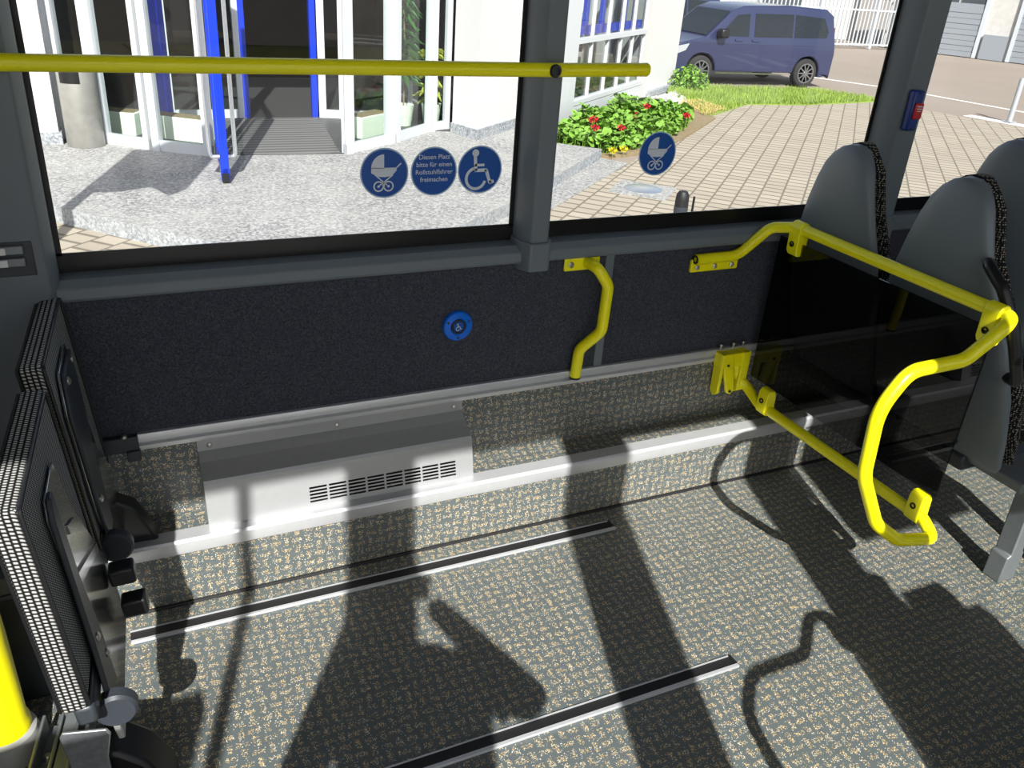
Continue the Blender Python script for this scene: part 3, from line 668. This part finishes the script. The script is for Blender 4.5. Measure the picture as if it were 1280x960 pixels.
# road lines
def strip(name, pts, w, mat):
    mb = MB()
    for a, b in zip(pts, pts[1:]):
        d = (Vector(b) - Vector(a)).normalized(); n = Vector((-d.y, d.x)) * w / 2; a, b = Vector(a), Vector(b)
        mb.prism([(*(a + n), G - .02), (*(a - n), G - .02), (*(b - n), G - .02), (*(b + n), G - .02)], (0, 0, .006))
    return struct(mb.build(name, mat))
strip('road_line', [(18.2, 19.3), (19.3, 17.1), (19.75, 13.6), (20.2, 10)], .12, 'roadline')
strip('road_line', [(17.45, 13.35), (17.75, 11.9), (18.0, 10)], .35, 'roadline')
strip('road_line', [(18.6, 12.6), (18.9, 11.2), (19.2, 9)], .35, 'roadline')

# manhole
mh = empty('manhole_cover', (6.0, 8.75, G), (0, 0, R(44)), label='shiny round lid in a square granite patch on the pavers', cat='manhole')
MB().box(-.36, .36, -.36, .36, -.01, .008).build('surround', 'granite', mh)
MB().lathe([(.24, .008), (.24, .018), (.20, .030), (0, .036)], (0, 0, 0), (0, 0, 1), 32).build('lid', 'lid', mh)
# bollard and rod just outside the second window
bo = empty('bollard', (5.19, 6.86, G), label='short black bollard outside, just above the sill of the second window', cat='bollard')
MB().lathe([(.075, 0), (.070, .02), (.068, .42), (.064, .47), (.045, .505), (0, .512)], (0, 0, 0), (0, 0, 1), 24).build('post', 'rubber', bo)
MB().lathe([(.0705, .30), (.0715, .31), (.0715, .345), (.0705, .355)], (0, 0, 0), (0, 0, 1), 24).build('band', 'dark', bo)
ro = tag(MB().tube([(5.34, 6.87, G), (5.345, 6.875, G + .2), (5.35, 6.88, G + .44)], .012, 10).build('marker_rod', 'black'), 'thin black rod standing beside the short black bollard', 'rod')
gp = empty('steel_post', (17.7, 12.5, G), label='grey steel post on the paving edge at the far right', cat='post')
MB().lathe([(.055, 0), (.055, .86), (.05, .885), (0, .89)], (0, 0, 0), (0, 0, 1), 20).build('tube', 'post', gp); MB().box(-.1, .1, -.1, .1, 0, .015).build('base_plate', 'post', gp)

# ================================================================ OFFICE BUILDING
ob = empty('office_building', (1.8, 12, P), label='white plastered office building with glazed entrance', cat='building')
ob_m = Matrix.Translation((-1.8, -12, -P))
def bpart(mb, name, mat, parent=None, **kw):
    bmesh.ops.transform(mb.bm, matrix=ob_m, verts=mb.bm.verts[:])
    return mb.build(name, mat, parent or ob, **kw)
def bprism(poly, z0, z1, mb=None):
    return (mb or MB()).prism([(x, y, z0) for x, y in poly], (0, 0, z1 - z0))
HT = 2.6
def seg(a, b, t, z0, z1, mb=None, off=0.0):
    a, b = Vector(a), Vector(b); d = (b - a).normalized(); n = Vector((-d.y, d.x))
    q = [a + n * (off - t / 2), b + n * (off - t / 2), b + n * (off + t / 2), a + n * (off + t / 2)]
    return bprism([tuple(v) for v in q], z0, z1, mb)
def glazed(a, b, pw=.075, posts=(1, 1)):
    f = seg(a, b, .07, P, P + .12); seg(a, b, .07, HT - .1, HT, f)
    a_, b_ = Vector(a), Vector(b); d = (b_ - a_).normalized()
    if posts[0]: seg(a_, a_ + d * pw, .10, P, HT, f)
    if posts[1]: seg(b_ - d * pw, b_, .10, P, HT, f)
    o = bpart(f, 'window_frame', 'frame')
    g = seg(a, b, .012, P + .12, HT - .1); bpart(g, 'pane', 'fglass', o)
    return o
glazed((-1.0, 11.75), (-.38, 11.72)); glazed((-.38, 11.72), (.04, 11.47), .09)
glazed((.04, 11.47), (.53, 11.02), .07); glazed((.56, 10.98), (1.17, 10.58), .09)
glazed((2.72, 10.50), (3.52, 11.10), .13); glazed((3.55, 11.12), (4.31, 11.82), .09); glazed((4.33, 11.82), (4.62, 11.95), .05)
# inner screen of the vestibule
glazed((.9, 12.95), (1.9, 12.95)); glazed((2.98, 12.92), (3.35, 12.80), .10); glazed((3.35, 12.80), (4.3, 12.6), .06)
f = MB(); f.box(1.9, 1.98, 12.88, 12.96, P, HT); f.box(2.86, 2.945, 12.86, 12.95, P, HT); f.box(1.95, 2.9, 12.88, 12.94, HT - .15, HT); bpart(f, 'inner_door_frame', 'dblue')
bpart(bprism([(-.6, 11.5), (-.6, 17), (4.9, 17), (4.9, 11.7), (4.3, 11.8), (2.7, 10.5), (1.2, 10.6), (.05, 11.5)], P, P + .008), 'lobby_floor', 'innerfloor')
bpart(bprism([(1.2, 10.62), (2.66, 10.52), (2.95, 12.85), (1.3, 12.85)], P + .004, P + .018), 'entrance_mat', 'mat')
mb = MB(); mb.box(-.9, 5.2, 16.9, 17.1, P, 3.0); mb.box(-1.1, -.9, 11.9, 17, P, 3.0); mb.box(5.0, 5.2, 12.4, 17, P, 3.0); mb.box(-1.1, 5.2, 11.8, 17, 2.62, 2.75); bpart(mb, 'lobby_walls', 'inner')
# blue door leaf standing open
dl = (1.225, 10.52); dt = (1.128, 9.27)
f = seg(dl, dt, .06, P + .03, P + .16); seg(dl, dt, .06, HT - .3, HT - .15, f)
a_, b_ = Vector(dl), Vector(dt); d_ = (b_ - a_).normalized()
seg(a_, a_ + d_ * .09, .06, P + .03, HT - .15, f); seg(b_ - d_ * .09, b_, .085, P + .03, HT - .15, f)
door = bpart(f, 'door_leaf', 'dblue', bevel=.004); door['label'] = 'open blue framed glass door leaf'
bpart(seg(dl, dt, .012, P + .16, HT - .3), 'pane', 'fglass', door)
n_ = Vector((-d_.y, d_.x))
for sg in (-1, 1):
    c = b_ - d_ * .28; q = c + n_ * sg * .13; e = c + n_ * sg * .03
    pth = fillet([(e.x, e.y, P + .22), (q.x, q.y, P + .22), (q.x, q.y, 2.0), (e.x, e.y, 2.0)], .05)
    bpart(MB().tube(pth, .022, 12), 'pull_handle', 'lid', door)
mb = MB(); seg(b_ - d_ * .02, b_ + d_ * .012, .07, P + .02, P + .11, mb); bpart(mb, 'door_stop', 'black', door)
# second blue leaf folded behind the left glazing
bl = seg((.74, 11.93), (.86, 11.83), .06, P + .02, HT - .15); bpart(bl, 'inner_door_leaf', 'dblue')
# plaster walls
bpart(bprism([(-3.2, 11.2), (-.44, 11.42), (-.44, 11.75), (-3.2, 12.2)], P, 3.4), 'plaster_wall', 'plaster')
bpart(bprism([(-3.2, 11.17), (-.41, 11.39), (-.41, 11.7), (-3.2, 12.15)], P, P + .14), 'plinth', 'riser')
bpart(bprism([(5.45, 12.35), (6.40, 12.05), (6.60, 12.45), (5.6, 12.75)], G, 3.4), 'plaster_wall', 'plaster')
colp = [(4.60, 11.70), (4.75, 11.15), (5.68, 11.93), (5.55, 12.6)]
bpart(bprism(colp, P, 3.4), 'entrance_pillar', 'plaster')
bpart(bprism([(4.57, 11.69), (4.74, 11.11), (5.72, 11.93), (5.58, 12.6)], P, P + .14), 'plinth', 'riser')
bpart(bprism([(-3.2, 12.0), (4.6, 12.2), (6.4, 12.2), (10.5, 16.4), (10.5, 22), (-3.2, 22)], 2.75, 3.6), 'upper_storey', 'plaster')
# right wing with the window grid
A, B = Vector((6.98, 12.62)), Vector((9.90, 15.10)); D = (B - A).normalized(); NN = Vector((-D.y, D.x)); Lw = (B - A).length
def wpt(u): v = A + D * u; return (v.x, v.y)
bpart(seg(wpt(-.62), wpt(.02), .16, G, 3.4), 'wing_wall', 'frame')
f = seg(wpt(0), wpt(Lw), .12, G, -.58); bpart(f, 'wing_parapet', 'frame')
f = seg(wpt(0), wpt(Lw), .14, -.60, -.53); seg(wpt(0), wpt(Lw), .10, .34, .42, f); seg(wpt(0), wpt(Lw), .10, 2.4, 2.5, f)
for u in (0, .80, 1.60, 2.35, 3.05, Lw - .05): seg(wpt(u), wpt(u + .045), .05, -.55, 2.45, f)
wf = bpart(f, 'window_frame', 'frame'); bpart(seg(wpt(0), wpt(Lw), .012, -.55, 2.4, None, .02), 'pane', 'fglass', wf)
f = seg(wpt(.05), wpt(Lw - .05), .06, .44, .58, None, .10)
for u in (.62, 1.42, 2.62, 3.25): seg(wpt(u), wpt(u + .14), .06, .44, 2.4, f, .10)
bpart(f, 'inner_window_frame', 'dblue')
bpart(bprism([(7.3, 13.2), (10.2, 15.8), (8.6, 18), (5.7, 15.2)], G, -.6), 'wing_floor', 'inner')
bpart(bprism([(5.7, 15.2), (8.6, 18), (8.5, 18.2), (5.5, 15.4)], G, 2.7), 'wing_back_wall', 'inner')
bpart(bprism([(9.9, 15.15), (10.56, 15.75), (11.99, 16.86), (11.2, 18), (9.6, 17)], G, 3.4), 'corner_wall', 'plaster')
bpart(bprism([(10.45, 15.72), (10.56, 15.60), (12.08, 16.84), (11.98, 17.0)], G, G + .12), 'plinth', 'riser')
pp = MB().tube([(6.47, 12.16, G + .02), (6.47, 12.16, G + .3), (6.47, 12.16, 3.3)], .06, 14); bpart(pp, 'downpipe', 'fence')
bpart(MB().tube([(6.47, 12.16, G + .42), (6.47, 12.16, G + .50)], .075, 14), 'pipe_collar', 'fence')

# things in the entrance
sg_ = empty('shadow_board', (-1.02, 6.5, P), label='tall blank board on a slim post, added out of view to shade the porch', cat='shadow caster')  # invented caster, board outline shaped to throw the dark patch on the porch
MB().lathe([(.06, -.15), (.06, 3.9)], (0, 0, 0), (0, 0, 1), 16).build('post', 'post', sg_)
MB().prism([(0, -.03, 2.32), (.28, -.03, 2.30), (.55, -.03, 2.42), (.80, -.03, 2.10), (.92, -.03, 2.30), (.95, -.03, 3.9), (0, -.03, 3.9)], (0, .05, 0)).build('board', 'plaster', sg_, bevel=.01)
lb = empty('litter_bin', (-.165, 11.33, P), label='grey steel cylinder bin with black slot against the white wall', cat='bin')
MB().lathe([(.20, 0), (.205, .01), (.205, .95), (.195, .97), (.06, .975), (0, .975)], (0, 0, 0), (0, 0, 1), 32).build('bin_body', 'bin', lb)
MB().prism([(.2095 * math.cos(R(a)), .2095 * math.sin(R(a)), .72) for a in range(215, 281, 8)] + [(.19 * math.cos(R(a)), .19 * math.sin(R(a)), .72) for a in range(279, 214, -8)], (0, 0, .15)).build('slot_plate', 'black', lb)
def planter(loc, rz, L, label):
    p = empty('planter', loc, (0, 0, rz), label=label, cat='planter')
    MB().box(-L / 2, L / 2, -.15, .15, 0, .28).build('trough', 'planter', p, bevel=.01)
    MB().box(-L / 2 + .03, L / 2 - .03, -.12, .12, .26, .285).build('soil', 'soil', p); return p
planter((.22, 12.05, P), R(-30), .6, 'pale green trough inside the glass, nearest the bin')
planter((.95, 11.60, P), R(-38), .75, 'pale green trough inside the glass beside the blue door')
planter((3.35, 11.65, P), R(38), .7, 'pale green trough inside the glass right of the entrance')
def plant(loc, hgt, n, label, yellow=False):
    p = empty('potted_plant', loc, label=label, cat='plant'); MB().lathe([(.11, 0), (.15, .30), (.13, .30), (.12, .26), (0, .26)], (0, 0, 0), (0, 0, 1), 18).build('pot', 'planter', p)
    MB().tube([(0, 0, .25), (.01, .01, hgt * .6), (0, .02, hgt * .95)], .014, 8).build('stem', 'soil', p)
    mb = MB(); rnd = random.Random(int(hgt * 100) + n)
    for k in range(n):
        a = rnd.uniform(0, 2 * PI); z = rnd.uniform(.35, 1) * hgt; l = rnd.uniform(.16, .34); w_ = rnd.uniform(.02, .045)
        d = Vector((math.cos(a), math.sin(a), rnd.uniform(-.3, .7))).normalized(); sd = d.cross(Vector((0, 0, 1))).normalized() * w_
        b0 = Vector((0, 0, z)); m_ = b0 + d * l * .55; e = b0 + d * l + Vector((0, 0, -.10))
        mb.face([mb.bm.verts.new(v) for v in (b0, m_ + sd, e)]); mb.face([mb.bm.verts.new(v) for v in (b0, e, m_ - sd)])
    mb.build('foliage', 'yleaf' if yellow else 'leafdark', p); return p
plant((4.05, 12.25, P), 1.9, 170, 'tall dark green plant behind the glass near the entrance pillar'); plant((4.50, 12.32, P), 1.05, 60, 'yellow variegated plant in the narrow pane beside the pillar', True)

# ================================================================ FLOWER BED
bed = [(6.42, 10.45), (7.6, 10.75), (9.1, 12.0), (10.45, 13.2), (10.7, 14.4), (10.6, 15.5), (9.95, 15.0), (7.0, 12.52), (6.3, 11.9), (5.75, 11.2)]
struct(MB().prism([(x, y, G - .02) for x, y in bed], (0, 0, .05)).build('ground_bed', 'soil'), 'soil of the flower bed')
rnd = random.Random(3)
def inside(p, poly):
    c = False; n = len(poly); j = n - 1
    for i in range(n):
        if (poly[i][1] > p[1]) != (poly[j][1] > p[1]) and p[0] < (poly[j][0] - poly[i][0]) * (p[1] - poly[i][1]) / (poly[j][1] - poly[i][1]) + poly[i][0]: c = not c
        j = i
    return c
def scatter(poly, n, rnd):
    xs_, ys_ = [q[0] for q in poly], [q[1] for q in poly]; o = []
    while len(o) < n:
        p = (rnd.uniform(min(xs_), max(xs_)), rnd.uniform(min(ys_), max(ys_)))
        if inside(p, poly): o.append(p)
    return o
leafbed = [(6.45, 10.55), (7.5, 10.9), (9.0, 12.1), (9.9, 13.2), (9.2, 14.2), (7.1, 12.4), (6.35, 11.8), (5.85, 11.2)]
mb = MB()
for x, y in scatter(leafbed, 4600, rnd):
    hgt = G + rnd.uniform(.08, .42) * (.75 + .3 * math.sin(x * 3 + y * 2)); s_ = rnd.choice((.02, .028, .035, .045, .06, .07))
    q = Euler((rnd.uniform(-.7, .7), rnd.uniform(-.7, .7), rnd.uniform(0, 6))).to_matrix()
    mb.face([mb.bm.verts.new(Vector((x, y, hgt)) + q @ Vector((s_ * math.cos(a), s_ * math.sin(a), s_ * .25 * math.cos(2 * a)))) for a in (0, 1.05, 2.1, 3.14, 4.2, 5.25)])
    if rnd.random() < .3: mb.tube([(x, y, G), (x + rnd.uniform(-.02, .02), y, hgt)], .004, 4, False)
tag(mb.build('geranium_plants', 'leaf'), 'leafy green geraniums filling the flower bed by the building wing', 'plants', kind='stuff')
FL = [(6.72, 11.37, .36, 'topmost red blossom at the back of the bed near the downpipe'), (6.40, 10.72, .38, 'red blossom at the front left corner of the bed'), (6.95, 10.90, .34, 'red blossom low in the front middle of the bed'), (8.30, 12.31, .40, 'red blossom in the middle of the bed below the wing windows'), (7.67, 11.64, .38, 'dull red blossom in the centre of the flower bed'), (8.9, 12.0, .30, 'small red blossom at the right end of the bed'), (6.62, 11.15, .42, 'red blossom just below the topmost one')]
proto = None
for x, y, z, lab in FL:
    if proto is None:
        mb = MB(); r2 = random.Random(5)
        for k in range(16):
            c = Vector((r2.gauss(0, .025), r2.gauss(0, .025), r2.gauss(0, .018))); q = Euler((r2.uniform(-1, 1), r2.uniform(-1, 1), r2.uniform(0, 6))).to_matrix()
            mb.face([mb.bm.verts.new(c + q @ Vector((.026 * math.cos(a), .026 * math.sin(a), .006 * math.cos(3 * a)))) for a in (0, 1.05, 2.1, 3.14, 4.2, 5.25)])
        proto = empty('geranium_blossom', cat='flower'); mb.build('petals', 'petal', proto)
        MB().tube([(0, 0, -.30), (.005, 0, 0)], .004, 6).build('stalk', 'leaf', proto); o = proto
    else: o = dup(proto)
    o.location = (x, y, G + z); o['label'] = lab; o['group'] = 'red blossoms in the flower bed'
yb = dup(proto, (6.55, 10.42, G + .12), label='yellow flower at the front kerb of the bed, left one'); yb.name = 'yellow_flower'; del yb['group']
yb.children[0].data = yb.children[0].data.copy(); yb.children[0].data.materials[0] = MT['ypetal']; yb.children[1].scale = (1, 1, .38)
dup(yb, (6.78, 10.50, G + .12), label='yellow flower at the front kerb of the bed, right one')
# gravel strip and straw
gv = [(9.7, 14.7), (10.5, 15.45), (11.6, 16.2), (11.2, 15.2), (10.3, 14.0), (9.6, 13.8)]
mb = MB(); rnd = random.Random(11)
for x, y in scatter(gv, 420, rnd):
    r_ = rnd.uniform(.03, .07); c = Vector((x, y, G + .03)); q = Euler((rnd.uniform(0, 3), rnd.uniform(0, 3), rnd.uniform(0, 3))).to_matrix()
    v = [mb.bm.verts.new(c + q @ Vector(p) * r_) for p in ((1, 0, 0), (-1, .1, 0), (0, .8, 0), (.1, -.8, 0), (0, 0, .6), (0, 0, -.6))]
    for f in ((0, 2, 4), (2, 1, 4), (1, 3, 4), (3, 0, 4), (2, 0, 5), (1, 2, 5), (3, 1, 5), (0, 3, 5)): mb.face([v[i] for i in f])
tag(mb.build('gravel', 'stone'), 'pale gravel at the foot of the white corner wall', 'gravel', kind='stuff')
lawn = [(10.3, 13.3), (12.4, 14.72), (13.9, 14.62), (16.5, 15.05), (16.5, 15.6), (15.9, 16.6), (13.2, 16.9), (12.2, 17.2), (11.6, 16.6), (10.9, 15.0)]
struct(MB().prism([(x, y, G - .02) for x, y in lawn], (0, 0, .035)).build('ground_verge', 'grass'), 'ground of the grass verge')
mb = MB(); rnd = random.Random(21)
for x, y in scatter(lawn, 15000, rnd):
    if x < 11.3 and rnd.random() < .75: continue
    hh = rnd.uniform(.05, .15); a = rnd.uniform(0, PI); w_ = Vector((math.cos(a), math.sin(a), 0)) * .012; b0 = Vector((x, y, G))
    mb.face([mb.bm.verts.new(b0 - w_), mb.bm.verts.new(b0 + w_), mb.bm.verts.new(b0 + Vector((rnd.uniform(-.05, .05), rnd.uniform(-.05, .05), hh)))])
tag(mb.build('grass', 'grass'), 'bright green grass verge in front of the blue van', 'grass', kind='stuff')
mb = MB()
for x, y in scatter([(10.3, 13.3), (11.3, 14.0), (11.4, 15.0), (10.7, 14.9)], 900, rnd):
    a = rnd.uniform(0, PI); d = Vector((math.cos(a), math.sin(a), rnd.uniform(.0, .4))) * rnd.uniform(.06, .14); b0 = Vector((x, y, G + rnd.uniform(.01, .08))); w_ = Vector((-d.y, d.x, 0)) * .06
    mb.face([mb.bm.verts.new(b0 - w_), mb.bm.verts.new(b0 + w_), mb.bm.verts.new(b0 + d)])
tag(mb.build('dry_straw', 'straw'), 'patch of dry orange straw between flower bed and grass', 'straw', kind='stuff')
sh = MB(); rnd = random.Random(31)
for k in range(700):
    a = rnd.uniform(0, 2 * PI); rr = rnd.uniform(0, .5); z = rnd.uniform(.05, .6) * (1 - rr * .8); s_ = rnd.uniform(.03, .06); q = Euler((rnd.uniform(-1, 1), rnd.uniform(-1, 1), 0)).to_matrix()
    sh.face([sh.bm.verts.new(Vector((12.15 + rr * math.cos(a), 16.55 + rr * math.sin(a), G + z)) + q @ Vector(p) * s_) for p in ((1, 0, 0), (0, .6, 0), (-1, 0, 0), (0, -.6, 0))])
tag(sh.build('shrub', 'leaf'), 'small green shrub between the white corner wall and the van wheel', 'shrub')

# ================================================================ VAN (local x forward, y left side = camera side here)
def make_van(label):
    v = empty('van', (0, 0, 0), label=label, cat='van')
    # side outline (x from front 0 to rear -4.7), z above road
    W2 = .93
    low = [(-.02, .30), (-.02, .62), (-.05, .80), (-.16, .92), (-.95, 1.08), (-1.62, 1.66), (-1.95, 1.78), (-3.2, 1.84), (-4.35, 1.80), (-4.58, 1.66), (-4.68, 1.10), (-4.72, .80), (-4.70, .34)]
    arch = lambda cx, r, n=12: [(cx + r * math.cos(PI * k / n), .33 + r * math.sin(PI * k / n)) for k in range(n + 1)]
    bottom = [(-4.70, .30), (-4.35, .24)] + arch(-3.95, .40)[::-1] + arch(-.90, .40)[::-1] + [(-.45, .22), (-.05, .24)]
    poly = low + bottom
    def yw(z): return W2 if z < .95 else W2 - (z - .95) * .19
    mb = MB(); a = [mb.bm.verts.new((x, W2, z)) for x, z in poly]; b = [mb.bm.verts.new((x, -W2, z)) for x, z in poly]
    mb.face(a); mb.face(b[::-1]); n = len(a)
    for i in range(n): mb.face([a[i], b[i], b[(i + 1) % n], a[(i + 1) % n]])
    bmesh.ops.bisect_plane(mb.bm, geom=mb.bm.verts[:] + mb.bm.edges[:] + mb.bm.faces[:], plane_co=(0, 0, .95), plane_no=(0, 0, 1), dist=1e-5)
    for q in mb.bm.verts: q.co.y = math.copysign(yw(q.co.z), q.co.y)
    bmesh.ops.triangulate(mb.bm, faces=[f for f in mb.bm.faces if len(f.verts) > 4])
    mb.build('body', 'vanpaint', v, bevel=.03, seg=3, sharp=50)
    def side(pts, t, name, mat, par=v, sg=1, off=0.0):
        mb = MB(); mb.prism([(x, sg * (yw(z) + off), z) for x, z in pts], (0, sg * t, 0)); return mb.build(name, mat, par)
    for sg in (1, -1):
        side([(-1.28, 1.12), (-1.78, 1.58), (-2.12, 1.62), (-2.12, 1.12)], .006, 'side_window', 'carglass', v, sg, .004)
        side([(-2.28, 1.12), (-2.28, 1.63), (-3.38, 1.65), (-3.38, 1.14)], .006, 'side_window', 'carglass', v, sg, .004)
        side([(-3.44, 1.14), (-3.44, 1.65), (-4.30, 1.60), (-4.45, 1.30), (-4.40, 1.16)], .006, 'side_window', 'carglass', v, sg, .004)
        for x in (-1.95, -2.42): side([(x, 1.02), (x + .20, 1.02), (x + .20, 1.055), (x, 1.055)], .03, 'door_handle', 'vanpaint', v, sg)
        side([(-1.32, .28), (-3.50, .28), (-3.50, .315), (-1.32, .315)], .012, 'sill_strip', 'chrome', v, sg)
        side([(-1.2, .95), (-4.6, .97), (-4.6, .985), (-1.2, .965)], .008, 'waist_crease', 'vanpaint', v, sg)
        for x in (-1.22, -2.20, -3.41): side([(x, .40), (x + .010, .40), (x + .010, 1.10), (x, 1.10)], .002, 'door_seam', 'black', v, sg)
        m_ = MB(); m_.box(-1.42, -1.20, sg * .93 if sg > 0 else -1.15, sg * 1.15 if sg > 0 else -.93, 1.08, 1.28); m_.build('mirror', 'black', v, bevel=.04)
        side([(-.03, .72), (-.16, .86), (-.50, .93), (-.42, .78), (-.20, .70)], .010, 'headlight', 'lamp', v, sg, .002)
        MB().prism([(-4.70, sg * .72, .95), (-4.70, sg * .86, .95), (-4.64, sg * .82, 1.40), (-4.64, sg * .70, 1.40)], (-.02, 0, 0)).build('tail_light', 'redlamp', v)
        for cx in (-.90, -3.95):
            w_ = MB().lathe([(.20, -.11), (.31, -.11), (.335, -.08), (.335, .08), (.31, .11), (.235, .115), (.225, .09), (.0, .09)], (cx, sg * .83, .335), (0, sg, 0), 32).build('wheel', 'tyre', v)
            r_ = MB()
            for k in range(10):
                an = 2 * PI * k / 10; d = Vector((math.cos(an), 0, math.sin(an))); t_ = Vector((-math.sin(an), 0, math.cos(an)))
                c = Vector((cx, sg * .928, .335)); r_.prism([c + d * .03 - t_ * .02, c + d * .225 - t_ * .013, c + d * .225 + t_ * .013, c + d * .03 + t_ * .02], (0, sg * .018, 0))
            arcp = [(.205, 0), (.232, 0), (.232, .02), (.205, .02)]
            r_.lathe([(.205, .0), (.205, .022), (.235, .022), (.235, .0)], (cx, sg * .925, .335), (0, sg, 0), 32); r_.lathe([(.05, 0), (.05, .026), (0, .026)], (cx, sg * .925, .335), (0, sg, 0), 16)
            r_.build('rim', 'rim', w_)
    ws = MB(); ws.prism([(-.99, .80, 1.115), (-1.60, .72, 1.645), (-1.60, -.72, 1.645), (-.99, -.80, 1.115)], (.010, 0, .010)); ws.build('windscreen', 'carglass', v)
    g_ = MB()
    for z in (.50, .58, .66): g_.box(-.03, .0, -.5, .5, z, z + .045)
    g_.build('grille', 'black', v); MB().box(-.02, .012, -.72, .72, .28, .40).build('bumper_intake', 'black', v, bevel=.02)
    st = MB()
    for k in range(3):
        an = PI / 2 + 2 * PI * k / 3; d = Vector((0, math.cos(an), math.sin(an))); t_ = Vector((0, -math.sin(an), math.cos(an))); c = Vector((0, 0, .60))
        st.prism([c - t_ * .016, c + d * .095, c + t_ * .016], (.014, 0, 0))
    st.lathe([(.088, 0), (.088, .014), (.10, .014), (.10, 0)], (0, 0, .60), (1, 0, 0), 28); st.build('emblem', 'chrome', v)
    MB().prism([(-4.63, .70, 1.12), (-4.53, .62, 1.62), (-4.53, -.62, 1.62), (-4.63, -.70, 1.12)], (-.012, 0, .002)).build('rear_window', 'carglass', v)
    return v
van = make_van('dark blue people carrier van parked beyond the grass verge')
hd = math.atan2(.23, -3.05); van.rotation_euler = (0, 0, hd)
# rear wheel hub (local -3.95, near side +.83) should stand at about (16.2, 17.3)
off = Matrix.Rotation(hd, 4, 'Z') @ Vector((-3.95, .93, 0)); van.location = (16.15 - off.x, 17.20 - off.y, G - .01)
dup(van, (13.5, 24.6, G - .02), label='second blue van parked far behind, showing beside the white corner wall')

# ================================================================ FAR YARD
fe = empty('yard_fence', (26, 27.6, G), label='pale grey bar fence far behind the van', cat='fence')
mb = MB()
for k in range(60): mb.box(-6 + .2 * k, -5.955 + .2 * k, -.02, .02, .1, 2.6)
mb.build('bars', 'fence', fe); mb = MB()
for z in (.12, 1.4, 2.5): mb.box(-6, 6, -.03, .03, z, z + .06)
mb.build('rails', 'fence', fe)
for x in (-6, -3, 0, 3, 4.6, 6): MB().box(x - .06, x + .06, -.06, .06, 0, 2.8).build('fence_post', 'fence', fe)
wh = empty('warehouse', (32, 25.5, G), label='grey workshop hall with roller doors at the far right', cat='building')
d = Vector((1.4, -3.3)).normalized(); wh.rotation_euler = (0, 0, math.atan2(d.y, d.x))
MB().box(-3.4, 22, .05, 12, 0, 6).build('hall_body', 'warehouse', wh)
for x0, x1 in ((-2.6, .35), (1.75, 6.2), (7.4, 11)):
    dr = MB(); k = 0
    while .2 * k < 1.75: dr.box(x0, x1, -.03 if k % 2 else -.045, .05, .2 * k + .01, .2 * k + .2); k += 1
    dr.box(x0, x1, -.02, .05, 1.80, 1.95); dr.box(x0, x1, -.02, .05, 3.2, 4.0)
    do = dr.build('roller_door', 'garage', wh)
    n = 3 if x1 - x0 < 4 else 4
    for q in range(n): MB().box(x0 + (x1 - x0) * q / n + .06, x0 + (x1 - x0) * (q + 1) / n - .06, -.02, .03, 1.95, 3.2).build('pane', 'garagepane', do)
    MB().box(x0 - .14, x0, -.08, .05, 0, 4.1).build('door_post', 'fence', wh); MB().box(x1, x1 + .14, -.08, .05, 0, 4.1).build('door_post', 'fence', wh)
MB().box(.6, 1.5, -.12, .05, 0, .9).build('pier_base', 'garage', wh)
bh = empty('white_shed', (24, 32, G), label='pale building behind the bar fence', cat='building')
MB().box(-9, 8, -.5, 6, 0, 4).build('walls', 'warehouse', bh); MB().box(-3, 0, -.55, -.45, 0, 2.8).build('door', 'garage', bh); MB().box(2, 4.5, -.55, -.45, .8, 2.6).build('window', 'garagepane', bh)

# ================================================================ LIGHT
SUN = Vector((.31, 1.0, -.87)).normalized()
su = bpy.data.lights.new('sun', 'SUN'); su.energy = 6.8; su.angle = R(.53); su.color = (1.0, .98, .945)
so = bpy.data.objects.new('sun', su); COL.objects.link(so); so.rotation_euler = SUN.to_track_quat('-Z', 'Y').to_euler(); so.location = (-2, -8, 8)
wd = bpy.data.worlds.new('sky'); SC.world = wd; wd.use_nodes = True; t = wd.node_tree; t.nodes.clear()
sk = N(t, 'ShaderNodeTexSky', sky_type='NISHITA', sun_disc=False, sun_elevation=R(40), sun_rotation=math.atan2(-SUN.x, -SUN.y), air_density=1.0, dust_density=1.5)
hs = N(t, 'ShaderNodeHueSaturation', {'Saturation': .62, 'Color': sk.outputs[0]})
bg = N(t, 'ShaderNodeBackground', {'Color': hs.outputs[0], 'Strength': .15})
N(t, 'ShaderNodeOutputWorld', {0: bg.outputs[0]})

# ================================================================ CAMERA
yaw, pit, rol = R(26.64388942), R(26.85561125), R(-4.25958606)
f = Vector((math.sin(yaw) * math.cos(pit), math.cos(yaw) * math.cos(pit), -math.sin(pit)))
Rr = Vector((math.cos(yaw), -math.sin(yaw), 0)); Dd = f.cross(Rr)
r_ = Rr * math.cos(rol) + Dd * math.sin(rol); d_ = -Rr * math.sin(rol) + Dd * math.cos(rol)
cam = bpy.data.cameras.new('camera'); cam.sensor_width = 36; cam.lens = 1059.384 / 1280 * 36; cam.clip_start = .02; cam.clip_end = 400
co = bpy.data.objects.new('camera', cam); COL.objects.link(co)
mw = Matrix.Identity(4)
for i, v in enumerate((r_, -d_, -f)):
    for k in range(3): mw[k][i] = v[k]
mw.translation = (0, 0, 1.55); co.matrix_world = mw; SC.camera = co
SC.view_settings.view_transform = 'Standard'; SC.view_settings.look = 'None'; SC.view_settings.gamma = 1; SC.view_settings.exposure = 0.32; SC.view_settings.use_curve_mapping = False
SC.render.film_transparent = False
SC.cycles.max_bounces = 10; SC.cycles.transparent_max_bounces = 24; SC.cycles.diffuse_bounces = 4; SC.cycles.glossy_bounces = 4
SC.cycles.use_denoising = True
